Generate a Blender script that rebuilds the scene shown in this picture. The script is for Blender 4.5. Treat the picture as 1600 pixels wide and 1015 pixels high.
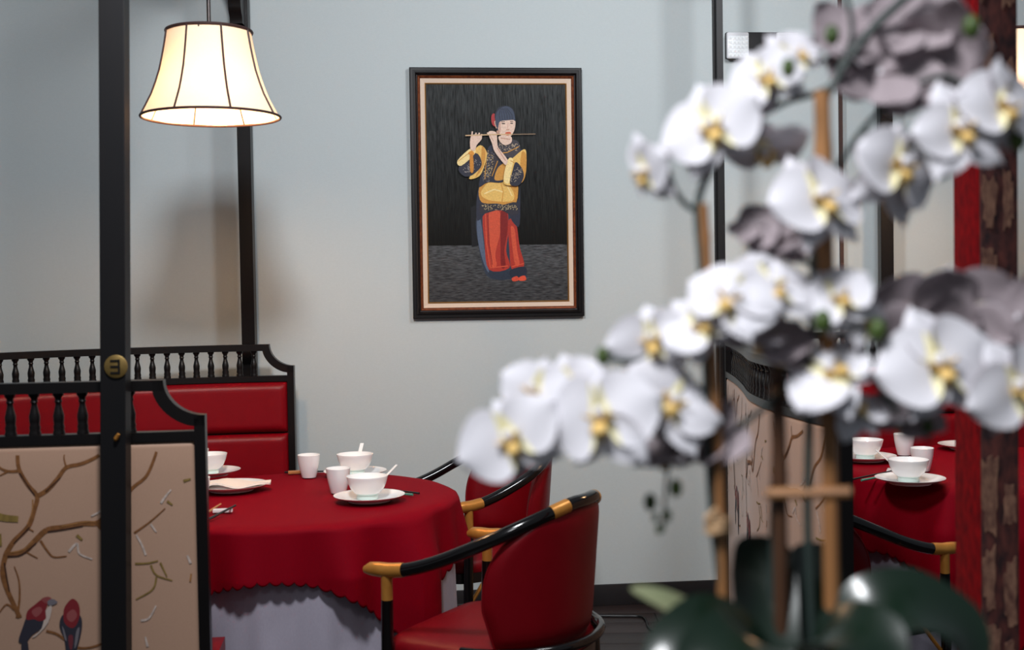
import bpy, bmesh, math, random
from mathutils import Vector, Matrix
random.seed(7)
PI = math.pi
for o in list(bpy.data.objects):
    bpy.data.objects.remove(o, do_unlink=True)
scene = bpy.context.scene
COL = scene.collection

# ---------------------------------------------------------------- camera
F = 1900.0                       # focal length in pixels of the 1600 x 1015 frame
EYE = Vector((0, 0, 1.42))
PITCH, ROLL = 0.0303, 0.0165
_f = Vector((0, math.cos(PITCH), -math.sin(PITCH)))
_u0 = Vector((0, math.sin(PITCH), math.cos(PITCH)))
_r0 = Vector((1, 0, 0))
_r = _r0 * math.cos(ROLL) - _u0 * math.sin(ROLL)
_u = _r0 * math.sin(ROLL) + _u0 * math.cos(ROLL)
cam_data = bpy.data.cameras.new('camera')
cam = bpy.data.objects.new('camera', cam_data)
COL.objects.link(cam)
M = Matrix((_r, _u, -_f)).transposed().to_4x4()
M.translation = EYE
cam.matrix_world = M
cam_data.sensor_width = 36
cam_data.sensor_fit = 'HORIZONTAL'
cam_data.lens = F / 1600 * 36
cam_data.clip_start = 0.05
cam_data.dof.use_dof = True
cam_data.dof.focus_distance = 4.7
cam_data.dof.aperture_fstop = 3.4
scene.camera = cam

# ---------------------------------------------------------------- light
def lin(c):
    return tuple((v / 12.92 if v <= 0.04045 else ((v + 0.055) / 1.055) ** 2.4) for v in c)
def rgb(r, g, b):
    return lin((r / 255, g / 255, b / 255))
world = bpy.data.worlds.new('world')
scene.world = world
world.use_nodes = True
bg = world.node_tree.nodes['Background']
bg.inputs[0].default_value = (0.80, 0.90, 1.0, 1)
bg.inputs[1].default_value = 0.17
def area(name, loc, target, sx, sy, power, col, spread=180):
    l = bpy.data.lights.new(name, 'AREA')
    l.shape = 'RECTANGLE'; l.size = sx; l.size_y = sy; l.energy = power; l.color = col; l.spread = math.radians(spread)
    o = bpy.data.objects.new(name, l); COL.objects.link(o)
    o.location = loc
    o.rotation_euler = (Vector(target) - Vector(loc)).to_track_quat('-Z', 'Y').to_euler()
    return o
area('ceiling_light_left', (-0.45, 1.9, 2.95), (-0.6, 5.2, 1.3), 0.30, 0.30, 60, (0.95, 0.97, 1.0))
area('ceiling_light_right', (1.15, 3.25, 3.0), (0.95, 5.3, 1.7), 0.5, 0.5, 31, (0.95, 0.97, 1.0))
area('orchid_fill_light', (-0.5, 0.2, 2.75), (0.28, 1.06, 1.3), 0.5, 0.5, 9.5, (0.95, 0.97, 1.0), 80)  # narrow unseen light added to brighten the orchid flowers
scene.view_settings.view_transform = 'Standard'
scene.view_settings.look = 'None'
scene.view_settings.gamma = 1
scene.view_settings.use_curve_mapping = False
scene.view_settings.exposure = 0.0

# ---------------------------------------------------------------- pixels to points
def ray(x, y):
    return _f + _r * ((x - 800) / F) - _u * ((y - 507.5) / F)
def at_y(x, y, Y):
    d = ray(x, y); return EYE + d * (Y / d.y)
def at_z(x, y, Z):
    d = ray(x, y); return EYE + d * ((Z - EYE.z) / d.z)

# ---------------------------------------------------------------- materials
def nodes_of(name):
    m = bpy.data.materials.new(name); m.use_nodes = True
    return m, m.node_tree, m.node_tree.nodes['Principled BSDF']
def mat(name, col, rough=0.5, metal=0.0, noise=None, bump=None, coat=0.0, spec=0.5, sheen=0.0, stretch=(1, 1, 1), col2=None, rand=0.0, trans=0.0):
    """noise=(scale, amount of mixing towards col2), bump=(scale, strength)"""
    m, nt, b = nodes_of(name)
    b.inputs['Base Color'].default_value = (*col, 1)
    b.inputs['Roughness'].default_value = rough
    b.inputs['Metallic'].default_value = metal
    b.inputs['Coat Weight'].default_value = coat
    b.inputs['Coat Roughness'].default_value = 0.12
    b.inputs['Specular IOR Level'].default_value = spec
    b.inputs['Sheen Weight'].default_value = sheen
    tc = nt.nodes.new('ShaderNodeTexCoord'); mp = nt.nodes.new('ShaderNodeMapping')
    mp.inputs['Scale'].default_value = stretch
    nt.links.new(tc.outputs['Object'], mp.inputs['Vector'])
    if noise:
        n = nt.nodes.new('ShaderNodeTexNoise'); n.inputs['Scale'].default_value = noise[0]; n.inputs['Detail'].default_value = 6
        nt.links.new(mp.outputs['Vector'], n.inputs['Vector'])
        r = nt.nodes.new('ShaderNodeValToRGB')
        r.color_ramp.elements[0].position = 0.5 - noise[1] / 2; r.color_ramp.elements[1].position = 0.5 + noise[1] / 2
        r.color_ramp.elements[0].color = (*col, 1); r.color_ramp.elements[1].color = (*(col2 or tuple(c * 0.8 for c in col)), 1)
        nt.links.new(n.outputs['Fac'], r.inputs['Fac'])
        src = r.outputs['Color']
        if rand:
            oi = nt.nodes.new('ShaderNodeObjectInfo'); hs = nt.nodes.new('ShaderNodeHueSaturation')
            mr = nt.nodes.new('ShaderNodeMapRange'); mr.inputs['To Min'].default_value = 1 - rand; mr.inputs['To Max'].default_value = 1 + rand
            nt.links.new(oi.outputs['Random'], mr.inputs['Value']); nt.links.new(mr.outputs['Result'], hs.inputs['Value'])
            nt.links.new(src, hs.inputs['Color']); src = hs.outputs['Color']
        nt.links.new(src, b.inputs['Base Color'])
    if bump:
        n2 = nt.nodes.new('ShaderNodeTexNoise'); n2.inputs['Scale'].default_value = bump[0]; n2.inputs['Detail'].default_value = 4
        nt.links.new(mp.outputs['Vector'], n2.inputs['Vector'])
        bn = nt.nodes.new('ShaderNodeBump'); bn.inputs['Strength'].default_value = bump[1]; bn.inputs['Distance'].default_value = 0.01
        nt.links.new(n2.outputs['Fac'], bn.inputs['Height']); nt.links.new(bn.outputs['Normal'], b.inputs['Normal'])
    if trans:
        out = nt.nodes['Material Output']; t = nt.nodes.new('ShaderNodeBsdfTranslucent'); t.inputs['Color'].default_value = (*col, 1)
        mx = nt.nodes.new('ShaderNodeMixShader'); mx.inputs[0].default_value = trans
        nt.links.new(b.outputs[0], mx.inputs[1]); nt.links.new(t.outputs[0], mx.inputs[2]); nt.links.new(mx.outputs[0], out.inputs['Surface'])
    return m
def emit_mat(name, col, strength, base=(0.9, 0.85, 0.75)):
    m, nt, b = nodes_of(name)
    b.inputs['Base Color'].default_value = (*base, 1); b.inputs['Roughness'].default_value = 0.8
    b.inputs['Emission Color'].default_value = (*col, 1); b.inputs['Emission Strength'].default_value = strength
    return m
def print_mat(name, rough=0.6, weave=None):
    """flat print: colours come from the mesh attribute 'Col'"""
    m, nt, b = nodes_of(name)
    a = nt.nodes.new('ShaderNodeAttribute'); a.attribute_name = 'Col'
    b.inputs['Roughness'].default_value = rough; b.inputs['Specular IOR Level'].default_value = 0.2
    src = a.outputs['Color']
    if weave:
        tc = nt.nodes.new('ShaderNodeTexCoord'); mp = nt.nodes.new('ShaderNodeMapping'); mp.inputs['Scale'].default_value = weave[0]
        n = nt.nodes.new('ShaderNodeTexNoise'); n.inputs['Scale'].default_value = weave[1]; n.inputs['Detail'].default_value = 5
        nt.links.new(tc.outputs['Object'], mp.inputs['Vector']); nt.links.new(mp.outputs['Vector'], n.inputs['Vector'])
        mr = nt.nodes.new('ShaderNodeMapRange'); mr.inputs['From Min'].default_value = 0.3; mr.inputs['From Max'].default_value = 0.7
        mr.inputs['To Min'].default_value = 1 - weave[2]; mr.inputs['To Max'].default_value = 1 + weave[2]
        nt.links.new(n.outputs['Fac'], mr.inputs['Value'])
        vm = nt.nodes.new('ShaderNodeVectorMath'); vm.operation = 'SCALE'
        nt.links.new(src, vm.inputs[0]); nt.links.new(mr.outputs['Result'], vm.inputs['Scale']); src = vm.outputs['Vector']
    nt.links.new(src, b.inputs['Base Color'])
    return m

MAT = {}
MAT['wall'] = mat('wallpaper', rgb(195, 203, 204), 0.75, noise=(90, 0.9), col2=rgb(188, 196, 197), bump=(260, 0.12), stretch=(1, 1, 2.2))
MAT['floor'] = mat('floor_wood', rgb(58, 44, 42), 0.42, noise=(9, 0.6), col2=rgb(34, 26, 26), stretch=(1, 14, 1), bump=(60, 0.08), rand=0.25)
MAT['joint'] = mat('floor_joint', rgb(22, 18, 18), 0.8)
MAT['baseboard'] = mat('baseboard', rgb(34, 31, 33), 0.5, noise=(30, 0.8), col2=rgb(29, 26, 28))
MAT['trim'] = mat('brown_trim', rgb(70, 45, 40), 0.5, noise=(30, 0.8))
MAT['black'] = mat('black_lacquer', rgb(12, 11, 13), 0.35, noise=(14, 0.7), col2=rgb(20, 15, 14), spec=0.3, stretch=(1, 1, 0.2))
MAT['blackm'] = mat('black_wood', rgb(14, 14, 17), 0.5, noise=(20, 0.7), col2=rgb(20, 17, 18), spec=0.3, stretch=(1, 1, 0.2))
MAT['gloss'] = mat('gloss_black', rgb(11, 10, 11), 0.12, noise=(8, 0.7), col2=rgb(14, 10, 10), spec=0.5)
MAT['gold'] = mat('gold_sleeve', rgb(204, 142, 66), 0.36, 0.45, noise=(40, 0.8), col2=rgb(180, 118, 48), bump=(200, 0.04))
MAT['brass'] = mat('old_brass', rgb(150, 124, 70), 0.5, 0.6, noise=(60, 0.8), col2=rgb(120, 96, 52))
MAT['leather'] = mat('red_leather', rgb(130, 4, 18), 0.38, noise=(20, 0.9), col2=rgb(120, 3, 16), bump=(420, 0.10), spec=0.25)
MAT['chairred'] = mat('red_chair_leather', rgb(114, 2, 15), 0.42, noise=(20, 0.9), col2=rgb(104, 1, 12), bump=(420, 0.08), spec=0.22)
MAT['cloth'] = mat('red_satin', rgb(127, 0, 19), 0.7, noise=(220, 0.9), col2=rgb(116, 0, 18), spec=0.06, sheen=0.0, bump=(600, 0.05), stretch=(1, 1, 0.3))
MAT['skirt'] = mat('grey_skirt', rgb(176, 170, 184), 0.85, noise=(300, 0.9), col2=rgb(162, 156, 172), stretch=(1, 1, 0.4), bump=(500, 0.06))
MAT['fabric'] = mat('beige_fabric', rgb(186, 149, 126), 0.55, noise=(350, 0.9), col2=rgb(174, 138, 116), bump=(500, 0.06), sheen=0.2)
MAT['china'] = mat('porcelain', rgb(252, 249, 248), 0.18, noise=(5, 0.9), col2=rgb(248, 245, 242), coat=0.3)
MAT['celadon'] = mat('celadon_glaze', rgb(222, 236, 229), 0.15, noise=(5, 0.9), col2=rgb(212, 230, 222), coat=0.3)
MAT['napkin'] = mat('napkin_cloth', rgb(242, 226, 214), 0.9, noise=(200, 0.9), col2=rgb(236, 218, 204))
MAT['stick'] = mat('black_chopstick', rgb(24, 22, 22), 0.35, noise=(30, 0.8))
MAT['teal'] = mat('teal_chopstick', rgb(84, 150, 130), 0.4, noise=(30, 0.8))
MAT['tanstick'] = mat('tan_chopstick', rgb(190, 128, 76), 0.4, noise=(30, 0.8))
MAT['shade'] = mat('lit_shade_fabric', rgb(250, 226, 200), 0.8, noise=(300, 0.9), col2=rgb(246, 216, 184), trans=0.11)
MAT['piping'] = mat('brown_piping', rgb(52, 26, 22), 0.6, noise=(60, 0.8))
MAT['bulb'] = emit_mat('lit_bulb', (1.0, 0.8, 0.55), 6.0)
MAT['rod'] = mat('dark_metal_rod', rgb(60, 56, 56), 0.35, 0.8, noise=(40, 0.8))
MAT['crystal'] = emit_mat('lit_crystal', (0.95, 0.98, 1.0), 0.35, (0.6, 0.62, 0.64)); MAT['crystal'].node_tree.nodes['Principled BSDF'].inputs['Roughness'].default_value = 0.06
MAT['chrome'] = mat('chrome', rgb(240, 240, 244), 0.12, 0.0, noise=(8, 0.9), col2=rgb(210, 210, 214))
MAT['frame'] = mat('black_frame', rgb(17, 15, 17), 0.4, noise=(40, 0.8), col2=rgb(20, 16, 17), spec=0.25)
MAT['copper'] = mat('copper_bead', rgb(150, 82, 46), 0.4, 0.5, noise=(70, 0.6), col2=rgb(90, 38, 20))
MAT['liner'] = mat('cream_liner', rgb(222, 200, 180), 0.7, noise=(200, 0.9), col2=rgb(212, 188, 166))
MAT['fillet'] = mat('gold_fillet', rgb(176, 128, 72), 0.4, 0.6, noise=(70, 0.8))
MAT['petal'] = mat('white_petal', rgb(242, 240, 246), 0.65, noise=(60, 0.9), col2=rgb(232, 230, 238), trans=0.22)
MAT['petalback'] = mat('shaded_mauve_petal_back', rgb(170, 157, 162), 0.7, noise=(60, 0.9), col2=rgb(152, 138, 143), trans=0.15)  # petal backs: shade put into the colour, along with a mauve tint
MAT['petalyellow'] = mat('yellowish_petal_throat', rgb(226, 216, 150), 0.6, noise=(90, 0.9), col2=rgb(238, 232, 206))
MAT['lip'] = mat('orange_lip', rgb(222, 164, 62), 0.55, noise=(160, 0.8), col2=rgb(236, 214, 150))
MAT['stem'] = mat('green_stem', rgb(48, 62, 58), 0.5, noise=(40, 0.9), col2=rgb(34, 44, 42))
MAT['bud'] = mat('green_bud', rgb(72, 92, 30), 0.5, noise=(50, 0.9), col2=rgb(40, 62, 28))
MAT['leaf'] = mat('orchid_leaf', rgb(10, 31, 18), 0.3, noise=(22, 0.9), col2=rgb(9, 27, 16), coat=0.35)
MAT['palebract'] = mat('pale_leaf', rgb(150, 150, 120), 0.5, noise=(30, 0.9), col2=rgb(104, 116, 80))
MAT['bamboo'] = mat('bamboo', rgb(170, 122, 76), 0.5, noise=(25, 0.9), col2=rgb(126, 80, 44), stretch=(1, 1, 0.25))
MAT['darkbamboo'] = mat('dark_cane', rgb(52, 34, 24), 0.5, noise=(25, 0.9), col2=rgb(90, 56, 32), stretch=(1, 1, 0.25))
MAT['tie'] = mat('raffia_tie', rgb(196, 158, 118), 0.8, noise=(80, 0.9))
MAT['pot'] = mat('white_pot', rgb(214, 214, 210), 0.25, noise=(10, 0.9), coat=0.3)
MAT['soil'] = mat('moss', rgb(44, 42, 26), 0.95, noise=(90, 0.9), col2=rgb(70, 74, 36), bump=(120, 0.5))
MAT['redvelvet'] = mat('red_velvet', rgb(140, 8, 15), 0.9, noise=(60, 0.5), col2=rgb(74, 4, 10), stretch=(1, 1, 0.6), spec=0.1)
MAT['brocade'] = mat('dark_brocade', rgb(92, 44, 38), 0.85, noise=(70, 0.35), col2=rgb(34, 12, 17), stretch=(1, 1, 0.42))
MAT['tanbrocade'] = mat('tan_brocade', rgb(138, 100, 80), 0.85, noise=(110, 0.4), col2=rgb(84, 50, 42), stretch=(1, 1, 0.5))
MAT['cord'] = mat('black_rubber', rgb(14, 14, 15), 0.35, noise=(60, 0.9))
MAT['print'] = print_mat('printed_ink', 0.6)
MAT['oil'] = print_mat('oil_paint', 0.7, ((1, 1, 0.07), 230, 0.75))
MAT['oilfloor'] = print_mat('oil_paint_floor', 0.7, ((0.12, 1, 1), 230, 0.75))
MAT['oilfig'] = print_mat('oil_paint_figure', 0.45, ((1, 1, 1), 160, 0.12))

# ---------------------------------------------------------------- mesh helpers
class MB:
    def __init__(s):
        s.v = []; s.f = []; s.m = []; s.c = []
    def add(s, vs, fs, mi=0, col=None):
        k = len(s.v); s.v += [Vector(p) for p in vs]
        for q in fs:
            s.f.append(tuple(i + k for i in q)); s.m.append(mi); s.c.append(col)
    def box(s, lo, hi, mi=0, fn=None, bev=0.0):
        x0, y0, z0 = lo; x1, y1, z1 = hi
        if bev > 0:
            bm = bmesh.new(); bmesh.ops.create_cube(bm, size=1)
            for v in bm.verts:
                v.co = Vector(((x0 + x1) / 2 + v.co.x * (x1 - x0), (y0 + y1) / 2 + v.co.y * (y1 - y0), (z0 + z1) / 2 + v.co.z * (z1 - z0)))
            bmesh.ops.bevel(bm, geom=list(bm.edges), offset=bev, segments=2, affect='EDGES', profile=0.6)
            bm.verts.index_update()
            vs = [v.co.copy() for v in bm.verts]; fs = [tuple(v.index for v in f.verts) for f in bm.faces]; bm.free()
        else:
            vs = [Vector(p) for p in ((x0, y0, z0), (x1, y0, z0), (x1, y1, z0), (x0, y1, z0), (x0, y0, z1), (x1, y0, z1), (x1, y1, z1), (x0, y1, z1))]
            fs = [(0, 3, 2, 1), (4, 5, 6, 7), (0, 1, 5, 4), (1, 2, 6, 5), (2, 3, 7, 6), (3, 0, 4, 7)]
        if fn: vs = [fn(v) for v in vs]
        s.add(vs, fs, mi); return s
    def grid(s, rows, closed_u=False, closed_v=False, mi=0, flip=False):
        n = len(rows); m = len(rows[0]); vs = [p for r in rows for p in r]; fs = []
        for i in range(n if closed_u else n - 1):
            for j in range(m if closed_v else m - 1):
                a = i * m + j; b = i * m + (j + 1) % m; c = ((i + 1) % n) * m + (j + 1) % m; d = ((i + 1) % n) * m + j
                fs.append((d, c, b, a) if flip else (a, b, c, d))
        s.add(vs, fs, mi); return s
    def lathe(s, prof, seg=32, at=(0, 0, 0), mi=0):
        rows = []
        for r, z in prof:
            rows.append([Vector((at[0] + r * math.cos(2 * PI * k / seg), at[1] + r * math.sin(2 * PI * k / seg), at[2] + z)) for k in range(seg)])
        s.grid(rows, closed_v=True, mi=mi, flip=False); return s
    def tube(s, pts, rad, seg=10, closed=False, mi=0, cap=True, flat=1.0):
        pts = [Vector(p) for p in pts]; n = len(pts)
        rads = rad if isinstance(rad, (list, tuple)) else [rad] * n
        rows = []; prev = None
        for i in range(n):
            if closed: t = pts[(i + 1) % n] - pts[i - 1]
            else: t = pts[min(i + 1, n - 1)] - pts[max(i - 1, 0)]
            t.normalize()
            if prev is None:
                a = Vector((0, 0, 1)) if abs(t.z) < 0.9 else Vector((1, 0, 0))
                nrm = t.cross(a).normalized()
            else:
                nrm = (prev - t * prev.dot(t)).normalized()
            prev = nrm; bn = t.cross(nrm)
            rows.append([pts[i] + (nrm * math.cos(2 * PI * k / seg) + bn * math.sin(2 * PI * k / seg) * flat) * rads[i] for k in range(seg)])
        k0 = len(s.v)
        s.grid(rows, closed_u=closed, closed_v=True, mi=mi)
        if cap and not closed:
            s.f.append(tuple(k0 + k for k in range(seg))); s.m.append(mi); s.c.append(None)
            s.f.append(tuple(k0 + (n - 1) * seg + k for k in reversed(range(seg)))); s.m.append(mi); s.c.append(None)
        return s
    def ball(s, c, rx, ry=None, rz=None, seg=16, mi=0, rot=None):
        ry = ry or rx; rz = rz or rx; rows = []; c = Vector(c)
        for i in range(seg // 2 + 1):
            a = -PI / 2 + PI * i / (seg // 2); ca = max(math.cos(a), 0.001)
            row = []
            for k in range(seg):
                p = Vector((rx * ca * math.cos(2 * PI * k / seg), ry * ca * math.sin(2 * PI * k / seg), rz * math.sin(a)))
                if rot: p = rot @ p
                row.append(c + p)
            rows.append(row)
        s.grid(rows, closed_v=True, mi=mi); return s
    def poly(s, pts, col=None, mi=0):
        s.add(pts, [tuple(range(len(pts)))], mi, col); return s
    def mesh(s, name, mats, smooth=True, angle=40):
        me = bpy.data.meshes.new(name)
        me.from_pydata([tuple(v) for v in s.v], [], s.f)
        if not isinstance(mats, (list, tuple)): mats = [mats]
        for x in mats: me.materials.append(MAT[x])
        me.polygons.foreach_set('material_index', s.m)
        if any(c is not None for c in s.c):
            at = me.color_attributes.new('Col', 'FLOAT_COLOR', 'CORNER'); li = 0
            for p, c in zip(me.polygons, s.c):
                for q, _ in enumerate(p.loop_indices):
                    cc = c if c is not None else (0.5, 0.5, 0.5)
                    if isinstance(cc[0], (tuple, list)): cc = cc[q % len(cc)]
                    at.data[p.loop_start + q].color = (*cc, 1)
        else:
            bm = bmesh.new(); bm.from_mesh(me); bmesh.ops.recalc_face_normals(bm, faces=bm.faces); bm.to_mesh(me); bm.free()
        if smooth:
            me.polygons.foreach_set('use_smooth', [True] * len(me.polygons))
            me.set_sharp_from_angle(angle=math.radians(angle))
        me.update()
        return me
def origin(o):
    p = Vector((0, 0, 0))
    while o is not None: p += o.location; o = o.parent
    return p
def put(name, mb, mats, parent=None, world=True, smooth=True, angle=40):
    """link a mesh; world=True means its vertices are world coordinates"""
    if parent is not None and world:
        q = origin(parent)
        for i, v in enumerate(mb.v): mb.v[i] = v - q
    o = bpy.data.objects.new(name, mb.mesh(name, mats, smooth, angle)); COL.objects.link(o)
    o.parent = parent
    return o
def put_at(name, mb, mats, base, **k):
    """a one-mesh thing, with its origin at base"""
    base = Vector(base)
    mb.v = [v - base for v in mb.v]
    o = put(name, mb, mats, None, False, **k); o.location = base
    return o
def tag(o, label, cat, group=None):
    o['label'] = label; o['category'] = cat
    if group: o['group'] = group
    return o
def thing(name, loc, label, cat, group=None, rz=0.0):
    o = bpy.data.objects.new(name, None); COL.objects.link(o); o.location = loc; o.rotation_euler = (0, 0, rz)
    o.empty_display_size = 0.1
    return tag(o, label, cat, group)
def struct(o):
    o['kind'] = 'structure'; return o
def share(name, me, parent=None, loc=(0, 0, 0), rot=None, scale=None):
    o = bpy.data.objects.new(name, me); COL.objects.link(o); o.parent = parent; o.location = loc
    if rot is not None: o.rotation_euler = rot
    if scale is not None: o.scale = scale
    return o
def catmull(pts, n=6):
    pts = [Vector(p) for p in pts]; out = []
    for i in range(len(pts) - 1):
        p0 = pts[max(i - 1, 0)]; p1 = pts[i]; p2 = pts[i + 1]; p3 = pts[min(i + 2, len(pts) - 1)]
        for k in range(n):
            t = k / n
            out.append(0.5 * ((2 * p1) + (p2 - p0) * t + (2 * p0 - 5 * p1 + 4 * p2 - p3) * t * t + (3 * p1 - p0 - 3 * p2 + p3) * t ** 3))
    out.append(pts[-1]); return out

# ================================================================= the room
WD, WT = 5.35, 0.10                       # the back wall: y = WD + WT * x
wa = Vector((1, WT, 0)).normalized(); wn = Vector((WT, -1, 0)).normalized()
def wall_hit(x, y, off=0.0):
    d = ray(x, y); p0 = Vector((0, WD, 0)) + wn * off
    return EYE + d * ((p0 - EYE).dot(wn) / d.dot(wn))
def wbox(mb, x0, x1, z0, z1, off0, off1, bev=0.0):
    """a box on the wall: x range, height range, distance off the wall"""
    def fn(v): return Vector((0, WD, 0)) + wa * v.x + wn * v.y + Vector((0, 0, v.z))
    return mb.box((x0, off0, z0), (x1, off1, z1), fn=fn, bev=bev)
TRX = wall_hit(1314, 300).x
fl = struct(put('floor', MB().box((-7, -3, -0.06), (7, 6.2, -0.004)), 'joint', smooth=False))
pm = MB().box((0, 0, -0.006), (1.196, 0.146, 0), bev=0.0015).mesh('plank', 'floor')
for r in range(22):
    for c in range(7):
        share('plank', pm, fl, (-4.2 + c * 1.2 + (r % 3) * 0.4, 2.4 + r * 0.15, 0))
wl = struct(put('wall_back', wbox(MB(), -7, TRX, 0, 3.4, -0.12, 0), 'wall', smooth=False))
wr = struct(put('wall_right', wbox(MB(), TRX, 7, 0, 3.4, -0.12, -0.05), 'wall', smooth=False))
struct(put('baseboard_back', wbox(MB(), -7, TRX, 0, 0.094, 0, 0.014, 0.003), 'baseboard'))
struct(put('trim_1', wbox(MB(), TRX - 0.002, TRX + 0.014, 0, 3.4, -0.05, 0.012), 'trim', smooth=False))

# ================================================================= painting
PC = wall_hit(776.9, 301.9)
PW, PH = 0.752, 1.086
paint = thing('framed_painting', PC - Vector((0, 0, PH / 2)) , 'black framed oil painting of a seated flute player on the grey wall', 'painting')
# crooked by a third of a degree, as it hangs
CR = math.radians(-0.15)
def pl(u, v, off):          # u, v in metres from the picture's centre (v up), off the wall
    a = u * math.cos(CR) - v * math.sin(CR); b = u * math.sin(CR) + v * math.cos(CR)
    return PC + wa * a + Vector((0, 0, b)) + wn * off
def ring(mb, i0, o0, i1, o1):   # sloped frame ring between insets i0 and i1 at offsets o0 and o1
    def r(i, o): return [pl(sx * (PW / 2 - i), sz * (PH / 2 - i), o) for sx, sz in ((-1, -1), (1, -1), (1, 1), (-1, 1))]
    mb.grid([r(i0, o0), r(i1, o1)], closed_v=True)
def rings(name, prof, m):
    mb = MB()
    for a, b in zip(prof[:-1], prof[1:]): ring(mb, a[0], a[1], b[0], b[1])
    return put(name, mb, m, paint, smooth=False)
rings('outer_frame', [(0, 0), (0, 0.026), (0.004, 0.030), (0.013, 0.030), (0.014, 0.026), (0.017, 0.026), (0.018, 0.031), (0.024, 0.032), (0.029, 0.025), (0.030, 0.02), (0.036, 0.018)], 'frame')
rings('copper_bead', [(0.034, 0.014), (0.034, 0.021), (0.037, 0.023), (0.041, 0.021), (0.046, 0.016)], 'copper')
rings('cream_liner', [(0.046, 0.012), (0.046, 0.017), (0.066, 0.014)], 'liner')
rings('gold_fillet', [(0.065, 0.009), (0.065, 0.0155), (0.067, 0.016), (0.071, 0.011)], 'fillet')
TL, TR_, BL, BR = (638.3, 108.8), (909.0, 108.2), (646.3, 497.8), (914.0, 492.7)
def ppx(x, y, off):         # pixel of the photograph to a place on the canvas
    v = (y - 108.5) / 387.0
    for _ in range(3):
        xl = TL[0] + (BL[0] - TL[0]) * v; xr = TR_[0] + (BR[0] - TR_[0]) * v
        u = (x - xl) / (xr - xl)
        yt = TL[1] + (TR_[1] - TL[1]) * u; yb = BL[1] + (BR[1] - BL[1]) * u
        v = (y - yt) / (yb - yt)
    return pl((u - 0.5) * PW, (0.5 - v) * PH, off)
cv = MB()
cw, ch = PW / 2 - 0.066, PH / 2 - 0.066
def cq(u0, u1, v0, v1, cols):
    cv.poly([pl(u0 * cw, v0 * ch, 0.0105), pl(u1 * cw, v0 * ch, 0.0105), pl(u1 * cw, v1 * ch, 0.0105), pl(u0 * cw, v1 * ch, 0.0105)], cols)
FLV = -0.475
nx = 10
bgt, bgb = rgb(54, 56, 56), rgb(7, 6, 3)
def bgc(u, v):
    t = (v - FLV) / (1 - FLV); k = max(0, 1 - (u / 1.0) ** 2)
    c = tuple(b + (a - b) * (t ** 1.1) for a, b in zip(bgt, bgb))
    return tuple(x * (1.0 - 0.22 * k * (1 - abs(2 * t - 1))) for x in c)
for i in range(nx):
    for j in range(8):
        u0, u1 = -1 + 2 * i / nx, -1 + 2 * (i + 1) / nx; v0, v1 = FLV + (1 - FLV) * j / 8, FLV + (1 - FLV) * (j + 1) / 8
        cq(u0, u1, v0, v1, [bgc(u0, v0), bgc(u1, v0), bgc(u1, v1), bgc(u0, v1)])
canvas = put('canvas', cv, 'oil', paint, smooth=False)
cv = MB()
ft, fb = rgb(72, 73, 75), rgb(56, 56, 58)
cq(-1, 1, -1, FLV, [fb, fb, ft, ft])
put('canvas_foreground', cv, 'oilfloor', paint, smooth=False)
fg = MB(); FO = [0.0106]
def P(col, *pts):
    FO[0] += 0.00003
    cols = col if isinstance(col[0], (tuple, list)) else col
    q = [ppx(x, y, FO[0]) for x, y in pts]
    c = Vector((0, 0, 0))
    for p in q: c += p
    n = len(q)
    if isinstance(cols[0], (tuple, list)):
        fg.poly(q, [cols[i % len(cols)] for i in range(n)])
    else: fg.poly(q, cols)
def smoothloop(pts, n=4):
    out = []; m = len(pts)
    for i in range(m):
        p0, p1, p2, p3 = pts[i - 1], pts[i], pts[(i + 1) % m], pts[(i + 2) % m]
        for k in range(n):
            t = k / n
            out.append(tuple(0.5 * (2 * b + (c - a) * t + (2 * a - 5 * b + 4 * c - d) * t * t + (3 * b - a - 3 * c + d) * t ** 3) for a, b, c, d in zip(p0, p1, p2, p3)))
    return out
def S(col, *pts): P(col, *smoothloop(list(pts)))
def L(col, w, *pts):
    """a brush stroke"""
    for a, b in zip(pts[:-1], pts[1:]):
        dx, dy = b[0] - a[0], b[1] - a[1]; l = math.hypot(dx, dy) or 1; nx_, ny_ = -dy / l * w / 2, dx / l * w / 2
        P(col, (a[0] + nx_, a[1] + ny_), (b[0] + nx_, b[1] + ny_), (b[0] - nx_, b[1] - ny_), (a[0] - nx_, a[1] - ny_))
def dots(col, n, x0, y0, x1, y1, spread, r=0.7):
    for k in range(n):
        t = random.random(); x = x0 + (x1 - x0) * t + random.uniform(-spread, spread); y = y0 + (y1 - y0) * t + random.uniform(-spread, spread)
        P(col, (x - r, y), (x, y + r), (x + r, y), (x, y - r))
navy, navy2, ylw, ylw2, ylw3 = rgb(46, 48, 62), rgb(62, 70, 92), rgb(232, 188, 104), rgb(206, 146, 66), rgb(244, 216, 150)
red, red2, red3, skin, skin2 = rgb(172, 54, 42), rgb(126, 32, 30), rgb(206, 84, 58), rgb(228, 196, 176), rgb(192, 148, 128)
P(rgb(20, 20, 24), (735, 324), (745, 320), (746, 384), (737, 386))                              # stool
S(rgb(50, 58, 72), (744, 340), (760, 320), (800, 325), (806, 380), (822, 425), (822, 433), (790, 436), (765, 434), (754, 415), (746, 375))   # skirt, blue
S(rgb(86, 98, 120), (745, 346), (751, 345), (757, 390), (764, 425), (756, 412), (747, 378))
S(rgb(44, 52, 66), (764, 424), (790, 421), (804, 432), (785, 437), (768, 434))
S(red, (756, 330), (790, 326), (794, 360), (791, 392), (796, 418), (764, 421), (757, 380))          # trousers
S(red3, (764, 332), (780, 330), (782, 360), (774, 395), (776, 414), (768, 415), (764, 370))
S(red2, (782, 332), (792, 332), (793, 360), (788, 390), (790, 415), (783, 416), (782, 380))
S(red, (794, 345), (806, 348), (812, 385), (819, 415), (800, 420), (796, 390))
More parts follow.
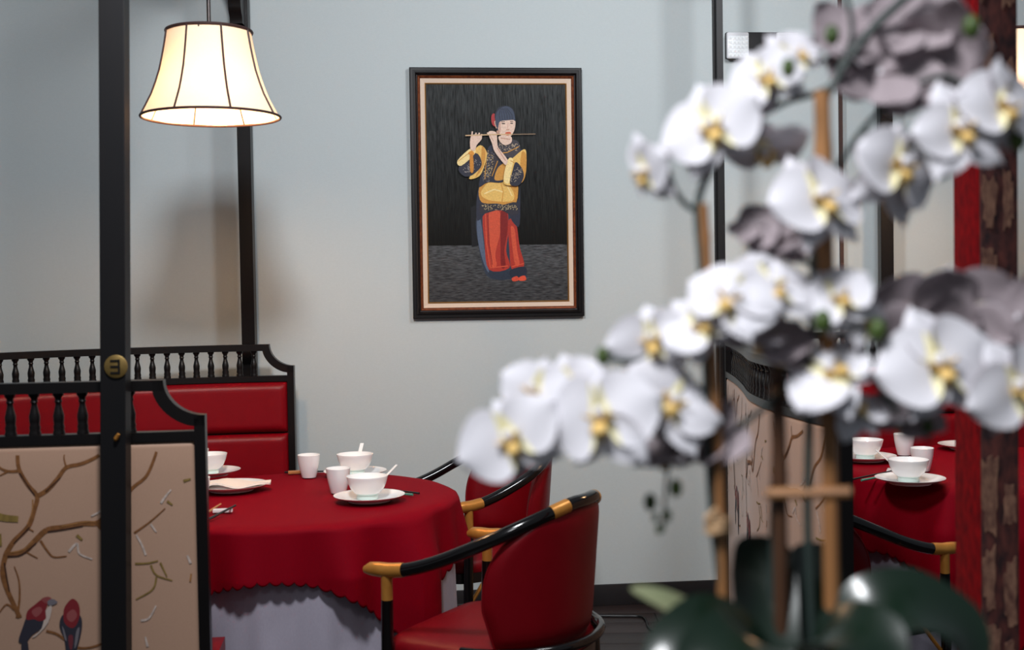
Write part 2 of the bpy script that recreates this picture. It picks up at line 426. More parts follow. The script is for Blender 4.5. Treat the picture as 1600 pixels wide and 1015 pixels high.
S(red3, (798, 355), (804, 358), (808, 390), (812, 412), (805, 413), (801, 388))
L(red3, 1.6, (758, 334), (760, 380), (766, 418), (794, 415)); L(red2, 1.2, (762, 336), (764, 380), (769, 413))
L(red3, 1.5, (800, 416), (819, 411))
S(rgb(40, 44, 58), (798, 421), (820, 416), (823, 428), (808, 434), (798, 432))
S(rgb(210, 78, 56), (800, 434), (808, 431), (811, 437), (802, 439)); S(rgb(220, 84, 58), (811, 433), (820, 430), (822, 437), (812, 438))
S(navy, (746, 300), (752, 290), (770, 325), (806, 318), (812, 290), (812, 350), (802, 348), (790, 330), (762, 331), (746, 345), (744, 320))    # tunic hem
S(ylw2, (748, 294), (762, 280), (776, 268), (806, 272), (806, 318), (776, 318), (752, 316))
S(ylw, (752, 298), (768, 282), (790, 286), (802, 300), (800, 314), (770, 314), (754, 308))
L(ylw3, 2.0, (756, 303), (772, 296), (786, 300)); L(ylw2, 1.5, (780, 276), (786, 300), (784, 316)); L(ylw3, 1.5, (792, 290), (800, 306))
S(rgb(52, 50, 58), (752, 318), (780, 321), (806, 316), (809, 334), (798, 336), (780, 328), (752, 334))
dots(rgb(190, 168, 128), 90, 754, 324, 806, 324, 4, 0.8)
S(navy, (762, 232), (775, 226), (815, 234), (818, 262), (800, 272), (784, 285), (762, 285), (748, 292), (752, 268), (758, 250))       # chest
S(ylw2, (778, 262), (792, 255), (796, 275), (782, 282), (772, 280))
S(rgb(58, 52, 56), (757, 246), (772, 236), (779, 254), (768, 276), (756, 284), (754, 262))
dots(rgb(206, 180, 130), 80, 765, 242, 760, 278, 6, 0.8); dots(rgb(120, 116, 130), 60, 768, 240, 757, 282, 6, 0.8)
L(ylw2, 1.0, (759, 250), (757, 280)); L(ylw2, 1.2, (777, 252), (768, 276))
S(rgb(66, 62, 68), (779, 222), (806, 220), (812, 236), (798, 248), (784, 240))                        # collar
dots(rgb(186, 164, 140), 60, 782, 228, 808, 232, 6, 0.8)
L(ylw2, 1.3, (784, 240), (792, 239), (810, 230))
S(ylw, (738, 240), (750, 228), (760, 240), (756, 260), (748, 276), (732, 280), (742, 262))            # sleeve with cuff, one side
S(ylw2, (752, 230), (758, 240), (754, 262), (742, 278), (750, 258))
S(rgb(48, 48, 60), (716, 262), (742, 240), (752, 258), (738, 274), (724, 276))
dots(rgb(150, 140, 136), 60, 726, 268, 746, 254, 5, 0.8)
S(ylw3, (714, 252), (736, 232), (742, 240), (720, 260)); L(ylw2, 1.0, (715, 253), (738, 236))
S(ylw, (786, 282), (794, 250), (800, 248), (818, 234), (822, 244), (820, 276), (808, 288), (792, 290))  # other sleeve
S(ylw2, (814, 240), (822, 244), (820, 276), (812, 284))
S(ylw3, (786, 280), (793, 250), (801, 250), (798, 268), (794, 287)); L(ylw2, 1.2, (797, 252), (812, 260), (816, 284))
S(rgb(48, 48, 60), (800, 268), (805, 254), (814, 262), (818, 276), (810, 290), (796, 288))
dots(rgb(166, 150, 130), 55, 800, 282, 813, 266, 5, 0.8)
S(skin, (735, 214), (748, 212), (752, 218), (744, 228), (741, 236), (734, 234))                       # hands and forearm
S(skin, (762, 208), (774, 208), (776, 222), (778, 232), (792, 250), (790, 258), (786, 256), (772, 238), (768, 226))
L(skin2, 1.3, (776, 232), (789, 252))
L(skin, 2.2, (736, 216), (737, 207)); L(skin, 2.2, (741, 215), (743, 209)); L(skin, 2.2, (746, 215), (748, 209)); L(skin, 2.2, (750, 217), (752, 211))
L(skin, 2.2, (768, 214), (760, 209)); L(skin, 2.2, (772, 212), (766, 207)); L(skin2, 0.8, (764, 212), (770, 222))
S(skin, (779, 214), (797, 214), (798, 224), (788, 228), (780, 222)); L(skin2, 1.6, (781, 217), (796, 219))  # neck
S(rgb(168, 52, 54), (767, 182), (772, 180), (774, 196), (771, 199), (767, 193))                     # hair flower
S(rgb(40, 44, 56), (772, 180), (778, 170), (790, 167), (800, 172), (804, 184), (803, 200), (796, 208), (776, 206), (773, 192))    # hair
S(skin, (777, 188), (790, 184), (803, 186), (804, 200), (799, 212), (791, 217), (783, 214), (778, 206))   # face
S(rgb(206, 164, 146), (777, 190), (781, 190), (781, 208), (778, 204)); S(skin2, (771, 192), (775, 191), (777, 199), (774, 202))
S(rgb(62, 70, 88), (773, 190), (776, 176), (788, 168), (800, 173), (804.5, 190), (801, 189), (793, 189.5), (784, 190.5), (779, 193), (777, 202), (774, 198))   # fringe
for hx in (778, 782, 786, 790, 794, 798): L(rgb(44, 48, 62), 0.9, (786 + (hx - 788) * .5, 171), (hx + 1, 181), (hx + 2, 189))
L(rgb(78, 56, 52), 0.9, (782, 192), (788, 191.5)); L(rgb(78, 56, 52), 0.9, (796, 191.5), (801, 191.5))
L(rgb(44, 34, 36), 1.4, (783, 194.6), (788, 194.8)); L(rgb(44, 34, 36), 1.4, (796.5, 194.2), (800.5, 194.2))
L(rgb(214, 172, 154), 1.2, (793, 194), (792, 203)); L(skin2, 1.2, (790, 204.5), (795, 204))
S(rgb(206, 96, 66), (789, 208.5), (793, 207.5), (797, 208), (797, 211), (793, 213), (789, 212))
L(rgb(206, 172, 130), 1.7, (726, 213.5), (775, 211.5), (800, 211.2)); L(rgb(150, 122, 96), 1.1, (800, 211.2), (836, 210.5))
S(rgb(220, 146, 56), (731, 240), (736, 237), (740, 241), (736, 245)); S(rgb(206, 134, 50), (733, 245), (738, 245), (739, 268), (734, 269))   # tassel
S(skin2, (775, 206), (779, 206), (779, 210), (776, 211))
put('painted_figure', fg, 'oilfig', paint, smooth=False)

# ================================================================= wall sconce with crystal lamps
s0 = wall_hit(1134, 52); s1 = wall_hit(1244, 94)
xa, xb, za, zb = s0.x, s1.x, s1.z, s0.z
scn = thing('wall_sconce', (xa, WD, za), 'dark wall sconce bar with square crystal lamps beside the slim post', 'wall lamp')
put('backplate', wbox(MB(), xa, xb, za + 0.004, zb, 0, 0.03, 0.004), 'blackm', scn)
for k in range(2):
    x0 = xa - 0.004 if k == 0 else xb - 0.098
    cap = put('crystal_frame', wbox(MB(), x0, x0 + 0.1, za - 0.002, zb - 0.004, 0.0305, 0.052, 0.009), 'chrome', scn)
    mb = MB()
    for i in range(5):
        for j in range(5):
            cx, cz = x0 + 0.014 + i * 0.018, za + 0.012 + j * 0.0188
            base = [Vector((0, WD, 0)) + wa * (cx + dx) + wn * 0.053 + Vector((0, 0, cz + dz)) for dx, dz in ((-.0085, -.0085), (.0085, -.0085), (.0085, .0085), (-.0085, .0085))]
            top = Vector((0, WD, 0)) + wa * cx + wn * 0.061 + Vector((0, 0, cz))
            mb.add(base + [top], [(0, 1, 4), (1, 2, 4), (2, 3, 4), (3, 0, 4)])
    put('crystal_facets', mb, 'crystal', cap, smooth=False)

# ================================================================= booth benches
H = 1.205
class Path:
    """a back line on the floor; s runs from 0 to length, n is the side normal"""
    def __init__(s, pts, side):
        s.p = [Vector((a, b, 0)) for a, b in pts]; s.side = side; s.d = [0.0]
        for a, b in zip(s.p[:-1], s.p[1:]): s.d.append(s.d[-1] + (b - a).length)
        s.len = s.d[-1]
    def at(s, d, n=0.0, z=0.0):
        i = 0
        while i < len(s.d) - 2 and d > s.d[i + 1]: i += 1
        a, b = s.p[i], s.p[i + 1]; t = (d - s.d[i]) / (s.d[i + 1] - s.d[i])
        def nm(j):
            j0, j1 = max(j - 1, 0), min(j + 1, len(s.p) - 1); q = (s.p[j1] - s.p[j0]).normalized(); return Vector((q.y, -q.x, 0)) * s.side
        m = (nm(i) * (1 - t) + nm(i + 1) * t).normalized()
        r = a.lerp(b, t) + m * n; r.z = z; return r
def sweep(mb, path, s0, s1, n0, n1, z0, z1, seg=None, ends=True):
    seg = seg or max(1, int((s1 - s0) / 0.08))
    rows = []
    for i in range(seg + 1):
        d = s0 + (s1 - s0) * i / seg
        rows.append([path.at(d, n0, z0), path.at(d, n1, z0), path.at(d, n1, z1), path.at(d, n0, z1)])
    k = len(mb.v); mb.grid(rows, closed_v=True)
    for f in ((k, k + 1, k + 2, k + 3), (k + seg * 4 + 3, k + seg * 4 + 2, k + seg * 4 + 1, k + seg * 4)):
        mb.f.append(f); mb.m.append(0); mb.c.append(None)
    return mb
def pad(mb, path, s0, s1, z0, z1, n0, thick, ex=8, su=None, sv=14, edge=0.03):
    """an upholstered pad with rounded edges standing off n0"""
    su = su or max(10, int((s1 - s0) / 0.05)); rows = []
    us = [0, .25, .5, .75]; pos = [edge * t for t in us] 
    def axis(a, b, k):
        l = b - a; e = min(edge, l * 0.3)
        r = [a + e * (1 - math.cos(t * PI / 2)) for t in (0, .2, .4, .6, .8)] + [a + e + (l - 2 * e) * i / k for i in range(k + 1)] + [b - e * (1 - math.cos(t * PI / 2)) for t in (.8, .6, .4, .2, 0)]
        return r
    def prof(x, a, b):
        e = min(edge, (b - a) * 0.3); q = min(x - a, b - x)
        return 1.0 if q >= e else math.sqrt(max(0.0, 1 - (1 - q / e) ** 2))
    for z in axis(z0, z1, sv):
        rows.append([path.at(d, n0 + thick * prof(z, z0, z1) * prof(d, s0, s1), z) for d in axis(s0, s1, su)])
    mb.grid(rows); return mb
BAL = MB().lathe([(0.0001, 0), (.0145, 0), (.0145, .006), (.0125, .012), (.014, .018), (.0118, .026), (.0128, .034), (.0136, .046), (.0108, .058), (.0078, .07), (.0072, .078), (.0098, .082), (.0078, .086), (.009, .092), (.0135, .098), (.0135, .103), (0.0001, .103)], 12).mesh('baluster', 'black')
def bench(name, path, label, group, cushion_side, fabric, bal0, seat=0.34, notch=(True, True), prints=None):
    c = cushion_side; base = path.at(path.len / 2)
    o = thing(name, base, label, 'booth seat', group)
    e = 0.027; NX, NZ = 0.10, 0.09; Ln = path.len; T = 0.019
    put('top_rail', sweep(MB(), path, NX if notch[0] else 0, Ln - (NX if notch[1] else 0), -T, T, H - 0.027, H), 'black', o)
    put('lower_rail', sweep(MB(), path, e, Ln - e, -T, T, H - 0.154, H - 0.130), 'black', o)
    for end in (0, 1):
        s0, s1 = (0, e) if end == 0 else (Ln - e, Ln)
        top = H - NZ if notch[end] else H
        put('end_post', sweep(MB(), path, s0, s1, -T, T, 0.0, top, seg=1), 'black', o)
        if notch[end]:
            mb = MB(); rows = []
            for k in range(15):
                a = PI / 2 * k / 14
                # quarter ellipse centred on the outer top corner
                so, zo = NX * math.cos(a), NZ * math.sin(a)
                si, zi = (NX + e * 1.15) * math.cos(a), (NZ + e * 1.15) * math.sin(a)
                def q(sv, n, z): return path.at(sv if end == 0 else Ln - sv, n, z)
                rows.append([q(so, -T, H - zo), q(so, T, H - zo), q(min(si, NX + e), T, max(H - zi, H - NZ - e)), q(min(si, NX + e), -T, max(H - zi, H - NZ - e))])
            mb.grid(rows, closed_v=True); put('corner_bracket', mb, 'black', o)
    d = Ln - bal0; lim = 0.13
    while d > lim:
        share('baluster', BAL, o, path.at(d, 0, H - 0.130) - base); d -= 0.0578
    put('back_core', sweep(MB(), path, e, Ln - e, -0.008, 0.008, 0.06, H - 0.154), 'blackm', o)
    zt = H - 0.156
    for z0, z1 in ((zt - 0.208, zt), (zt - 0.418, zt - 0.212), (zt - 0.60, zt - 0.422)):
        mb = MB(); pad(mb, path, e + 0.002, Ln - e - 0.002, z0, z1, 0.008 * c, 0.036 * c, edge=0.03); put('back_cushion', mb, 'leather', o, angle=60)
    mb = MB(); sweep(mb, path, 0.01, Ln - 0.01, 0.045 * c, (0.045 + seat) * c, 0.04, 0.36); put('seat_base', mb, 'blackm', o)
    mb = MB(); sweep(mb, path, 0.01, Ln - 0.01, 0.045 * c, (0.05 + seat) * c, 0.361, 0.45); put('seat_cushion', mb, 'leather', o)
    if fabric:
        mb = MB(); pad(mb, path, e + 0.001, Ln - e - 0.001, 0.07, zt, -0.008 * c, -0.009 * c, edge=0.014); fp = put('fabric_panel', mb, 'fabric', o, angle=60)
        if prints: put('bird_and_branch_print', prints(path, -0.0178 * c), 'print', fp, smooth=False)['kind'] = 'stuff'
    return o
# the print of the beige fabric: pattern coordinates (p to the right, z up) in metres from pixels of the zoomed panel
def pz(x, y):
    X = x / 3.122; Y = y / 3.122 + 690
    return ((X - 318) * 3.05 / F, 1.42 - (Y - 460) * 3.05 / F)
brn, brn2, brn3, pale, olive = rgb(128, 84, 50), rgb(66, 42, 34), rgb(160, 112, 68), rgb(196, 178, 168), rgb(134, 110, 60)
STROKES = [  # (colour, width at start, width at end, points)
    (brn, 14, 20, [(105, 30), (110, 110), (150, 190), (190, 245), (175, 310), (145, 390), (75, 460), (38, 520)]),
    (brn, 20, 16, [(38, 520), (20, 600), (35, 680), (70, 770), (95, 830)]),
    (brn, 18, 12, [(190, 245), (240, 215), (290, 160), (330, 110), (400, 95), (470, 65), (520, 30)]),
    (brn, 22, 20, [(40, 525), (120, 510), (170, 465), (230, 410), (310, 400), (400, 385), (470, 385), (510, 345)]),
    (brn, 16, 10, [(470, 385), (495, 420), (540, 400), (620, 240), (700, 170), (740, 90), (765, 15)]),
    (brn, 12, 6, [(105, 120), (60, 120), (20, 100), (0, 60)]), (brn, 7, 3, [(330, 110), (320, 60), (335, 20)]), (brn, 9, 4, [(60, 120), (20, 140)]),
    (brn, 9, 5, [(200, 460), (230, 510), (260, 542), (320, 540)]), (brn, 6, 4, [(130, 510), (160, 530), (185, 545)]),
    (brn, 10, 4, [(80, 830), (95, 740), (95, 650), (75, 580)]), (brn, 9, 4, [(70, 790), (35, 762), (0, 800)]), (brn, 7, 4, [(140, 395), (170, 415)]),
    (brn, 10, 8, [(215, 900), (260, 915), (300, 945), (350, 985), (420, 990), (500, 965)]),
    (brn, 8, 4, [(640, 440), (700, 400), (750, 360), (790, 325)]), (pale, 10, 6, [(770, 300), (790, 270), (820, 235)]), (pale, 8, 8, [(650, 450), (675, 500), (692, 550)]),
    (pale, 10, 6, [(330, 520), (370, 480), (380, 530), (440, 560)]), (pale, 10, 6, [(660, 870), (700, 860), (735, 800)]), (pale, 10, 6, [(690, 1000), (680, 950)]), (pale, 8, 6, [(720, 400), (745, 440)]),
    (olive, 8, 5, [(640, 590), (700, 590), (750, 580)]), (olive, 8, 5, [(715, 600), (740, 650), (815, 680)]), (olive, 8, 5, [(740, 660), (720, 720), (640, 765)]), (olive, 8, 5, [(760, 590), (790, 660)]),
    (olive, 30, 24, [(-10, 330), (40, 345), (100, 352)]), (olive, 16, 10, [(10, 420), (15, 480)]), (olive, 12, 8, [(370, 440), (395, 465)]), (olive, 12, 6, [(880, 195), (915, 185)]), (olive, 10, 6, [(800, 290), (825, 310)]),
    (pale, 8, 10, [(890, 560), (905, 600)]), (pale, 7, 6, [(440, 350), (480, 330), (505, 300)]), (brn3, 7, 6, [(900, 690), (906, 650)]),
    (brn2, 5, 4, [(112, 130), (160, 210), (180, 240)]), (brn2, 6, 5, [(45, 530), (110, 525), (180, 470)]), (brn2, 6, 5, [(235, 418), (310, 410), (400, 396)]), (brn2, 6, 5, [(30, 560), (40, 640), (50, 700)]), (brn2, 5, 4, [(230, 225), (300, 160)]), (brn2, 5, 4, [(150, 395), (75, 470)]),
    (brn3, 5, 4, [(170, 260), (165, 320), (140, 380)]), (brn3, 5, 4, [(60, 512), (120, 500), (165, 460)]), (brn3, 5, 4, [(300, 395), (400, 378), (460, 378)]),
]
rose, rose2, slate, slate2 = rgb(126, 40, 46), rgb(148, 78, 78), rgb(52, 50, 60), rgb(116, 110, 116)
BLOBS = [
    (slate, [(85, 945), (105, 880), (130, 820), (165, 800), (210, 830), (200, 880), (150, 915), (120, 950)]),
    (slate, [(100, 940), (125, 935), (130, 1015), (100, 1030)]), (pale, [(215, 800), (245, 780), (225, 860), (170, 920), (150, 925), (195, 885)]),
    (rose, [(130, 800), (165, 770), (200, 745), (225, 760), (215, 800), (215, 840), (185, 850), (160, 840), (125, 840)]), (rose2, [(150, 800), (185, 780), (200, 800), (170, 830)]),
    (rgb(140, 70, 70), [(195, 745), (225, 733), (245, 745), (225, 768)]), (slate2, [(225, 755), (250, 745), (272, 762), (250, 775), (230, 775)]),
    (slate, [(278, 880), (290, 830), (330, 810), (375, 830), (384, 880), (370, 950), (350, 1020), (345, 1060), (310, 1060), (300, 950)]),
    (rose, [(300, 800), (320, 765), (345, 748), (370, 775), (374, 830), (355, 880), (330, 890), (300, 860)]), (rose2, [(315, 820), (345, 800), (362, 830), (340, 860), (318, 850)]),
    (slate2, [(290, 880), (300, 900), (310, 950), (300, 940)]), (slate2, [(355, 910), (372, 890), (360, 960), (345, 990)]), (rgb(110, 50, 58), [(318, 930), (340, 930), (335, 990), (322, 990)]),
]
def fabric_print(shift, lo, hi, flip=False):
    def build(path, n):
        mb = MB()
        def g(p, z, lift):
            d = p + shift
            if d < 0.034 or d > path.len - 0.034: return None
            return path.at(d, n + (lift if n > 0 else -lift), z)
        rep = 0.545
        for k in range(lo, hi + 1):
            lift = 0.0003
            for col, w0, w1, pts in STROKES:
                pp = catmull([(*pz(*q), 0) for q in pts], 4); m = len(pp); lift += 0.00002
                for i in range(m - 1):
                    a, b = pp[i], pp[i + 1]; t = (b - a); t.normalize(); nr = Vector((-t.y, t.x, 0))
                    wa_, wb_ = [(w0 + (w1 - w0) * j / (m - 1)) / 3.122 * 3.05 / F * .62 for j in (i, i + 1)]
                    q = [a + nr * wa_, b + nr * wb_, b - nr * wb_, a - nr * wa_]
                    c = [g(v.x + k * rep, v.y, lift) for v in q]
                    if None not in c and all(0.1 < v.y < H - 0.175 for v in q): mb.poly(c, tuple(x * (0.85 + 0.3 * ((i * 7) % 5) / 5) for x in col))
            for col, pts in BLOBS:
                lift += 0.00004
                c = [g(pz(*q)[0] + k * rep, pz(*q)[1], lift) for q in smoothloop(pts, 3)]
                if None not in c: mb.poly(c, col)
        return mb
    return build
# left booth
fe = at_z(318, 650, H - 0.09); fe.y = 3.06; fex = (318 - 800) / F * 3.06
lp = Path([(fex - 1.08, 2.94), (fex, 3.06)], 1)      # side=1 : normal points at the camera
bench('booth_bench', lp, 'black booth bench with flat beige bird-printed back behind the post with brass plaque', 'booth benches', -1, True, 0.185, 0.30, prints=fabric_print(lp.len + 0.002, -1, 0))
R0 = 1.68; rex, rey = -0.905, 5.03
arc = [(rex - R0 * math.sin(a), rey - R0 * (1 - math.cos(a))) for a in [0.95 * k / 20 for k in range(20, -1, -1)]]
rp = Path(arc, 1)
bench('booth_bench', rp, 'curved booth bench with red leather cushions, facing the table set with a napkin', 'booth benches', 1, False, 0.165, 0.42)
# right booth: side bench seen from its fabric side, and the bench along the wall
sp = Path([tuple(p)[:2] for p in catmull([(.868, 4.86, 0), (.848, 4.55, 0), (.812, 4.2, 0), (.766, 3.8, 0), (.782, 3.4, 0), (.838, 3.06, 0)], 4)], 1)
bench('booth_bench', sp, 'booth bench with a bulging beige bird-printed back beside the orchid stakes', 'booth benches', -1, True, 0.185, 0.02, prints=fabric_print(0.32 + 0.44, -1, 3), notch=(False, True))
kp = Path([(1.06, 5.29), (2.9, 5.46)], 1)
bench('booth_bench', kp, 'straight booth bench with red leather cushions along the wall beyond the patterned column', 'booth benches', 1, False, 0.165, 0.20)

# ================================================================= posts
def post_box(mb, p_bot, p_top, w, d, rz=0.0):
    ax = Vector((math.cos(rz), math.sin(rz), 0)); ay = Vector((-math.sin(rz), math.cos(rz), 0)); rows = []
    for p in (p_bot, p_top):
        c = []
        for sx, sy in ((-1, -1), (1, -1), (1, 1), (-1, 1)):
            for kx, ky in (((0.94, 1), (1, 0.94)) if sx * sy < 0 else ((1, 0.94), (0.94, 1))):
                c.append(Vector(p) + ax * sx * kx * w / 2 + ay * sy * ky * d / 2)
        rows.append(c)
    k = len(mb.v); mb.grid(rows, closed_v=True); n = 8
    mb.f += [tuple(k + i for i in range(n)), tuple(k + n + i for i in reversed(range(n)))]; mb.m += [0, 0]; mb.c += [None, None]
    return mb
PY = 2.99
pt = at_y(178.2, 0, PY); pb = at_y(182.2, 1000, PY)
def along(z): return pb + (pt - pb) * ((z - pb.z) / (pt.z - pb.z))
rpx = at_y(389.2, 500, 5.135)
fr = thing('timber_gantry', (along(0).x, PY, 0), 'tall black timber frame with brass letter plaque, carrying the pendant lamp', 'gantry')
w_ = 39.4 / F * PY
fpost = put('post', post_box(MB(), along(0), along(2.86), w_, 0.045), 'blackm', fr, smooth=False)
rpost = put('post', post_box(MB(), (rpx.x, 5.135, 0), (rpx.x, 5.135, 2.86), 0.0555, 0.05), 'black', fr, smooth=False)
b0, b1 = along(2.80), Vector((rpx.x, 5.135, 2.80))
put('beam', MB().tube([b0 + Vector((0, -0.06, 0.03)), b1 + Vector((0, 0.05, 0.03))], 0.045, 4), 'blackm', fr, smooth=False)
# carved bracket at the head of the rear post
mb = MB(); rows = []
for k in range(13):
    t = k / 12
    z = 2.53 + 0.27 * t; reach = 0.055 + 0.33 * t ** 2.2 + (0.012 if 0.15 < t < 0.3 else 0)
    rows.append([Vector((rpx.x - 0.034, 5.11, z)), Vector((rpx.x + 0.018, 5.11, z)), Vector((rpx.x + 0.018, 5.11 - reach, z)), Vector((rpx.x - 0.034 , 5.11 - reach, z))])
mb.grid(rows, closed_v=True); put('bracket', mb, 'black', fr)
pc = at_y(181, 572.5, PY - 0.026)
def disc(mb, c, r, y0, y1, seg=40):
    prof = [(0.0001, y0), (r, y0), (r, y1 + 0.0012), (r - 0.0015, y1), (0.0001, y1)]
    rows = [[Vector((c.x + q * math.cos(2 * PI * k / seg), y, c.z + q * math.sin(2 * PI * k / seg))) for k in range(seg)] for q, y in prof]
    mb.grid(rows, closed_v=True); return mb
plq = put('plaque', disc(MB(), pc, 0.0285, PY - 0.0225, PY - 0.0275), 'brass', fr)
mb = MB(); y0, y1 = PY - 0.0292, PY - 0.0274
k = 0.0016     # metres per pixel there; the mark is a reversed letter E
def bar(xa_, xb_, za_, zb_): mb.box((pc.x + xa_ * k, y0, pc.z + za_ * k), (pc.x + xb_ * k, y1, pc.z + zb_ * k))
bar(3.6, 6.6, -11, 11)
for z in (9.0, 0, -9.5): bar(-8.0, 3.6, z - 1.5, z + 1.5)
put('letter', mb, 'gloss', plq, smooth=False)
kc = at_y(181.5, 684, PY - 0.03)
put('hook_knob', MB().tube([kc + Vector((-.006, 0.012, -.008)), kc, kc + Vector((.007, -.002, .01))], [0.004, 0.006, 0.004], 10), 'gold', fr)
# right booth: slim post and rear post
q1 = at_y(1126.3, 380, 4.92); q2 = at_y(1384, 400, 5.42)
fr2 = thing('timber_gantry', (q1.x, 4.92, 0), 'tall black timber frame with a slim post beside the wall sconce', 'gantry')
put('post', post_box(MB(), (q1.x, 4.92, 0), (q1.x, 4.92, 2.86), 0.0262, 0.06, 0.0), 'blackm', fr2, smooth=False)
put('post', post_box(MB(), (q1.x - 0.0165, 4.935, 0), (q1.x - 0.0165, 4.935, 2.86), 0.009, 0.03), 'blackm', fr2, smooth=False)
put('post', post_box(MB(), (q2.x, 5.42, 0), (q2.x, 5.42, 2.86), 0.056, 0.05), 'black', fr2)
put('beam', MB().tube([(q1.x - 0.03, 4.92, 2.83), (q2.x + 0.03, 5.42, 2.83)], 0.045, 4), 'blackm', fr2, smooth=False)
mb = MB(); rows = []
for k in range(13):
    t = k / 12; z = 2.53 + 0.27 * t; reach = 0.055 + 0.2 * t ** 2.2
    rows.append([Vector((q2.x - 0.02, 5.395, z)), Vector((q2.x + 0.055 * t + 0.02, 5.395, z)), Vector((q2.x + 0.02 + 0.055 * t, 5.395 - reach, z)), Vector((q2.x - 0.02, 5.395 - reach, z))])
mb.grid(rows, closed_v=True); put('bracket', mb, 'black', fr2)

# ================================================================= hanging lamps
def lamp(cx, cy, zb, label, sc=1.0, phase=0.0, power=18):
    o = thing('pendant_lamp', (cx, cy, zb), label, 'lamp', 'pendant lamps')
    prof = [(.2176, 0), (.2035, .027), (.185, .063), (.171, .1), (.158, .14), (.149, .18), (.142, .215), (.136, .25), (.133, .27)]
    prof = [(r * sc, z * sc) for r, z in prof]
    for k in range(8):
        a0 = phase + 2 * PI * k / 8; rows = []
        for r, z in prof:
            row = []
            for j in range(7):
                a = a0 + 2 * PI / 8 * j / 6; bulge = 1 - 0.012 * math.sin(PI * j / 6)
                row.append(Vector((r * bulge * math.cos(a), r * bulge * math.sin(a), z)))
            rows.append(row)
        pn = MB().grid(rows)
        put('shade_panel', pn, 'shade', o, world=False)
        put('piping', MB().tube([Vector(((r + .002) * math.cos(a0), (r + .002) * math.sin(a0), z)) for r, z in prof], 0.0034, 6), 'piping', o, world=False)
    for nm, r, z, q in (('bottom_trim', prof[0][0], 0, 0.0042), ('top_trim', prof[-1][0], prof[-1][1], 0.0052)):
        put(nm, MB().tube([Vector((r * math.cos(2 * PI * k / 64), r * math.sin(2 * PI * k / 64), z)) for k in range(64)], q, 8, closed=True), 'piping', o, world=False)
    put('spider_ring', MB().tube([(-prof[-1][0], 0, .262 * sc), (0, 0, .255 * sc), (prof[-1][0], 0, .262 * sc)], 0.003, 6).tube([(0, -prof[-1][0], .262 * sc), (0, 0, .255 * sc), (0, prof[-1][0], .262 * sc)], 0.003, 6), 'rod', o, world=False)
    rod = put('hanging_rod', MB().tube([(0, 0, .2 * sc), (0, 0, 2.79 - zb)], 0.0065, 10), 'rod', o, world=False)
    put('socket', MB().lathe([(.0001, .15), (.018, .15), (.02, .2), (.012, .21), (.0001, .21)], 16), 'rod', o, world=False)
    put('bulb', MB().ball((0, 0, .115), .03, .03, .038), 'bulb', o, world=False)
    l = bpy.data.lights.new('bulb_light', 'POINT'); l.energy = power; l.color = (1.0, 0.62, 0.33); l.shadow_soft_size = 0.05
    lo = bpy.data.objects.new('bulb_light', l); COL.objects.link(lo); lo.parent = o; lo.location = (0, 0, 0.05)
    return o
LC = at_y(330, 183, 3.9)
lamp(LC.x, LC.y, LC.z, 'lit bell-shaped cream lamp with brown piping hanging beside the post with brass plaque', 1.0, -PI / 2 - math.radians(16))
LD = at_y(1484, 172, 4.45)
lamp(LD.x + 0.2176, 4.45, LD.z, 'lit bell-shaped cream lamp half hidden behind the patterned column', 1.0, 0.2)

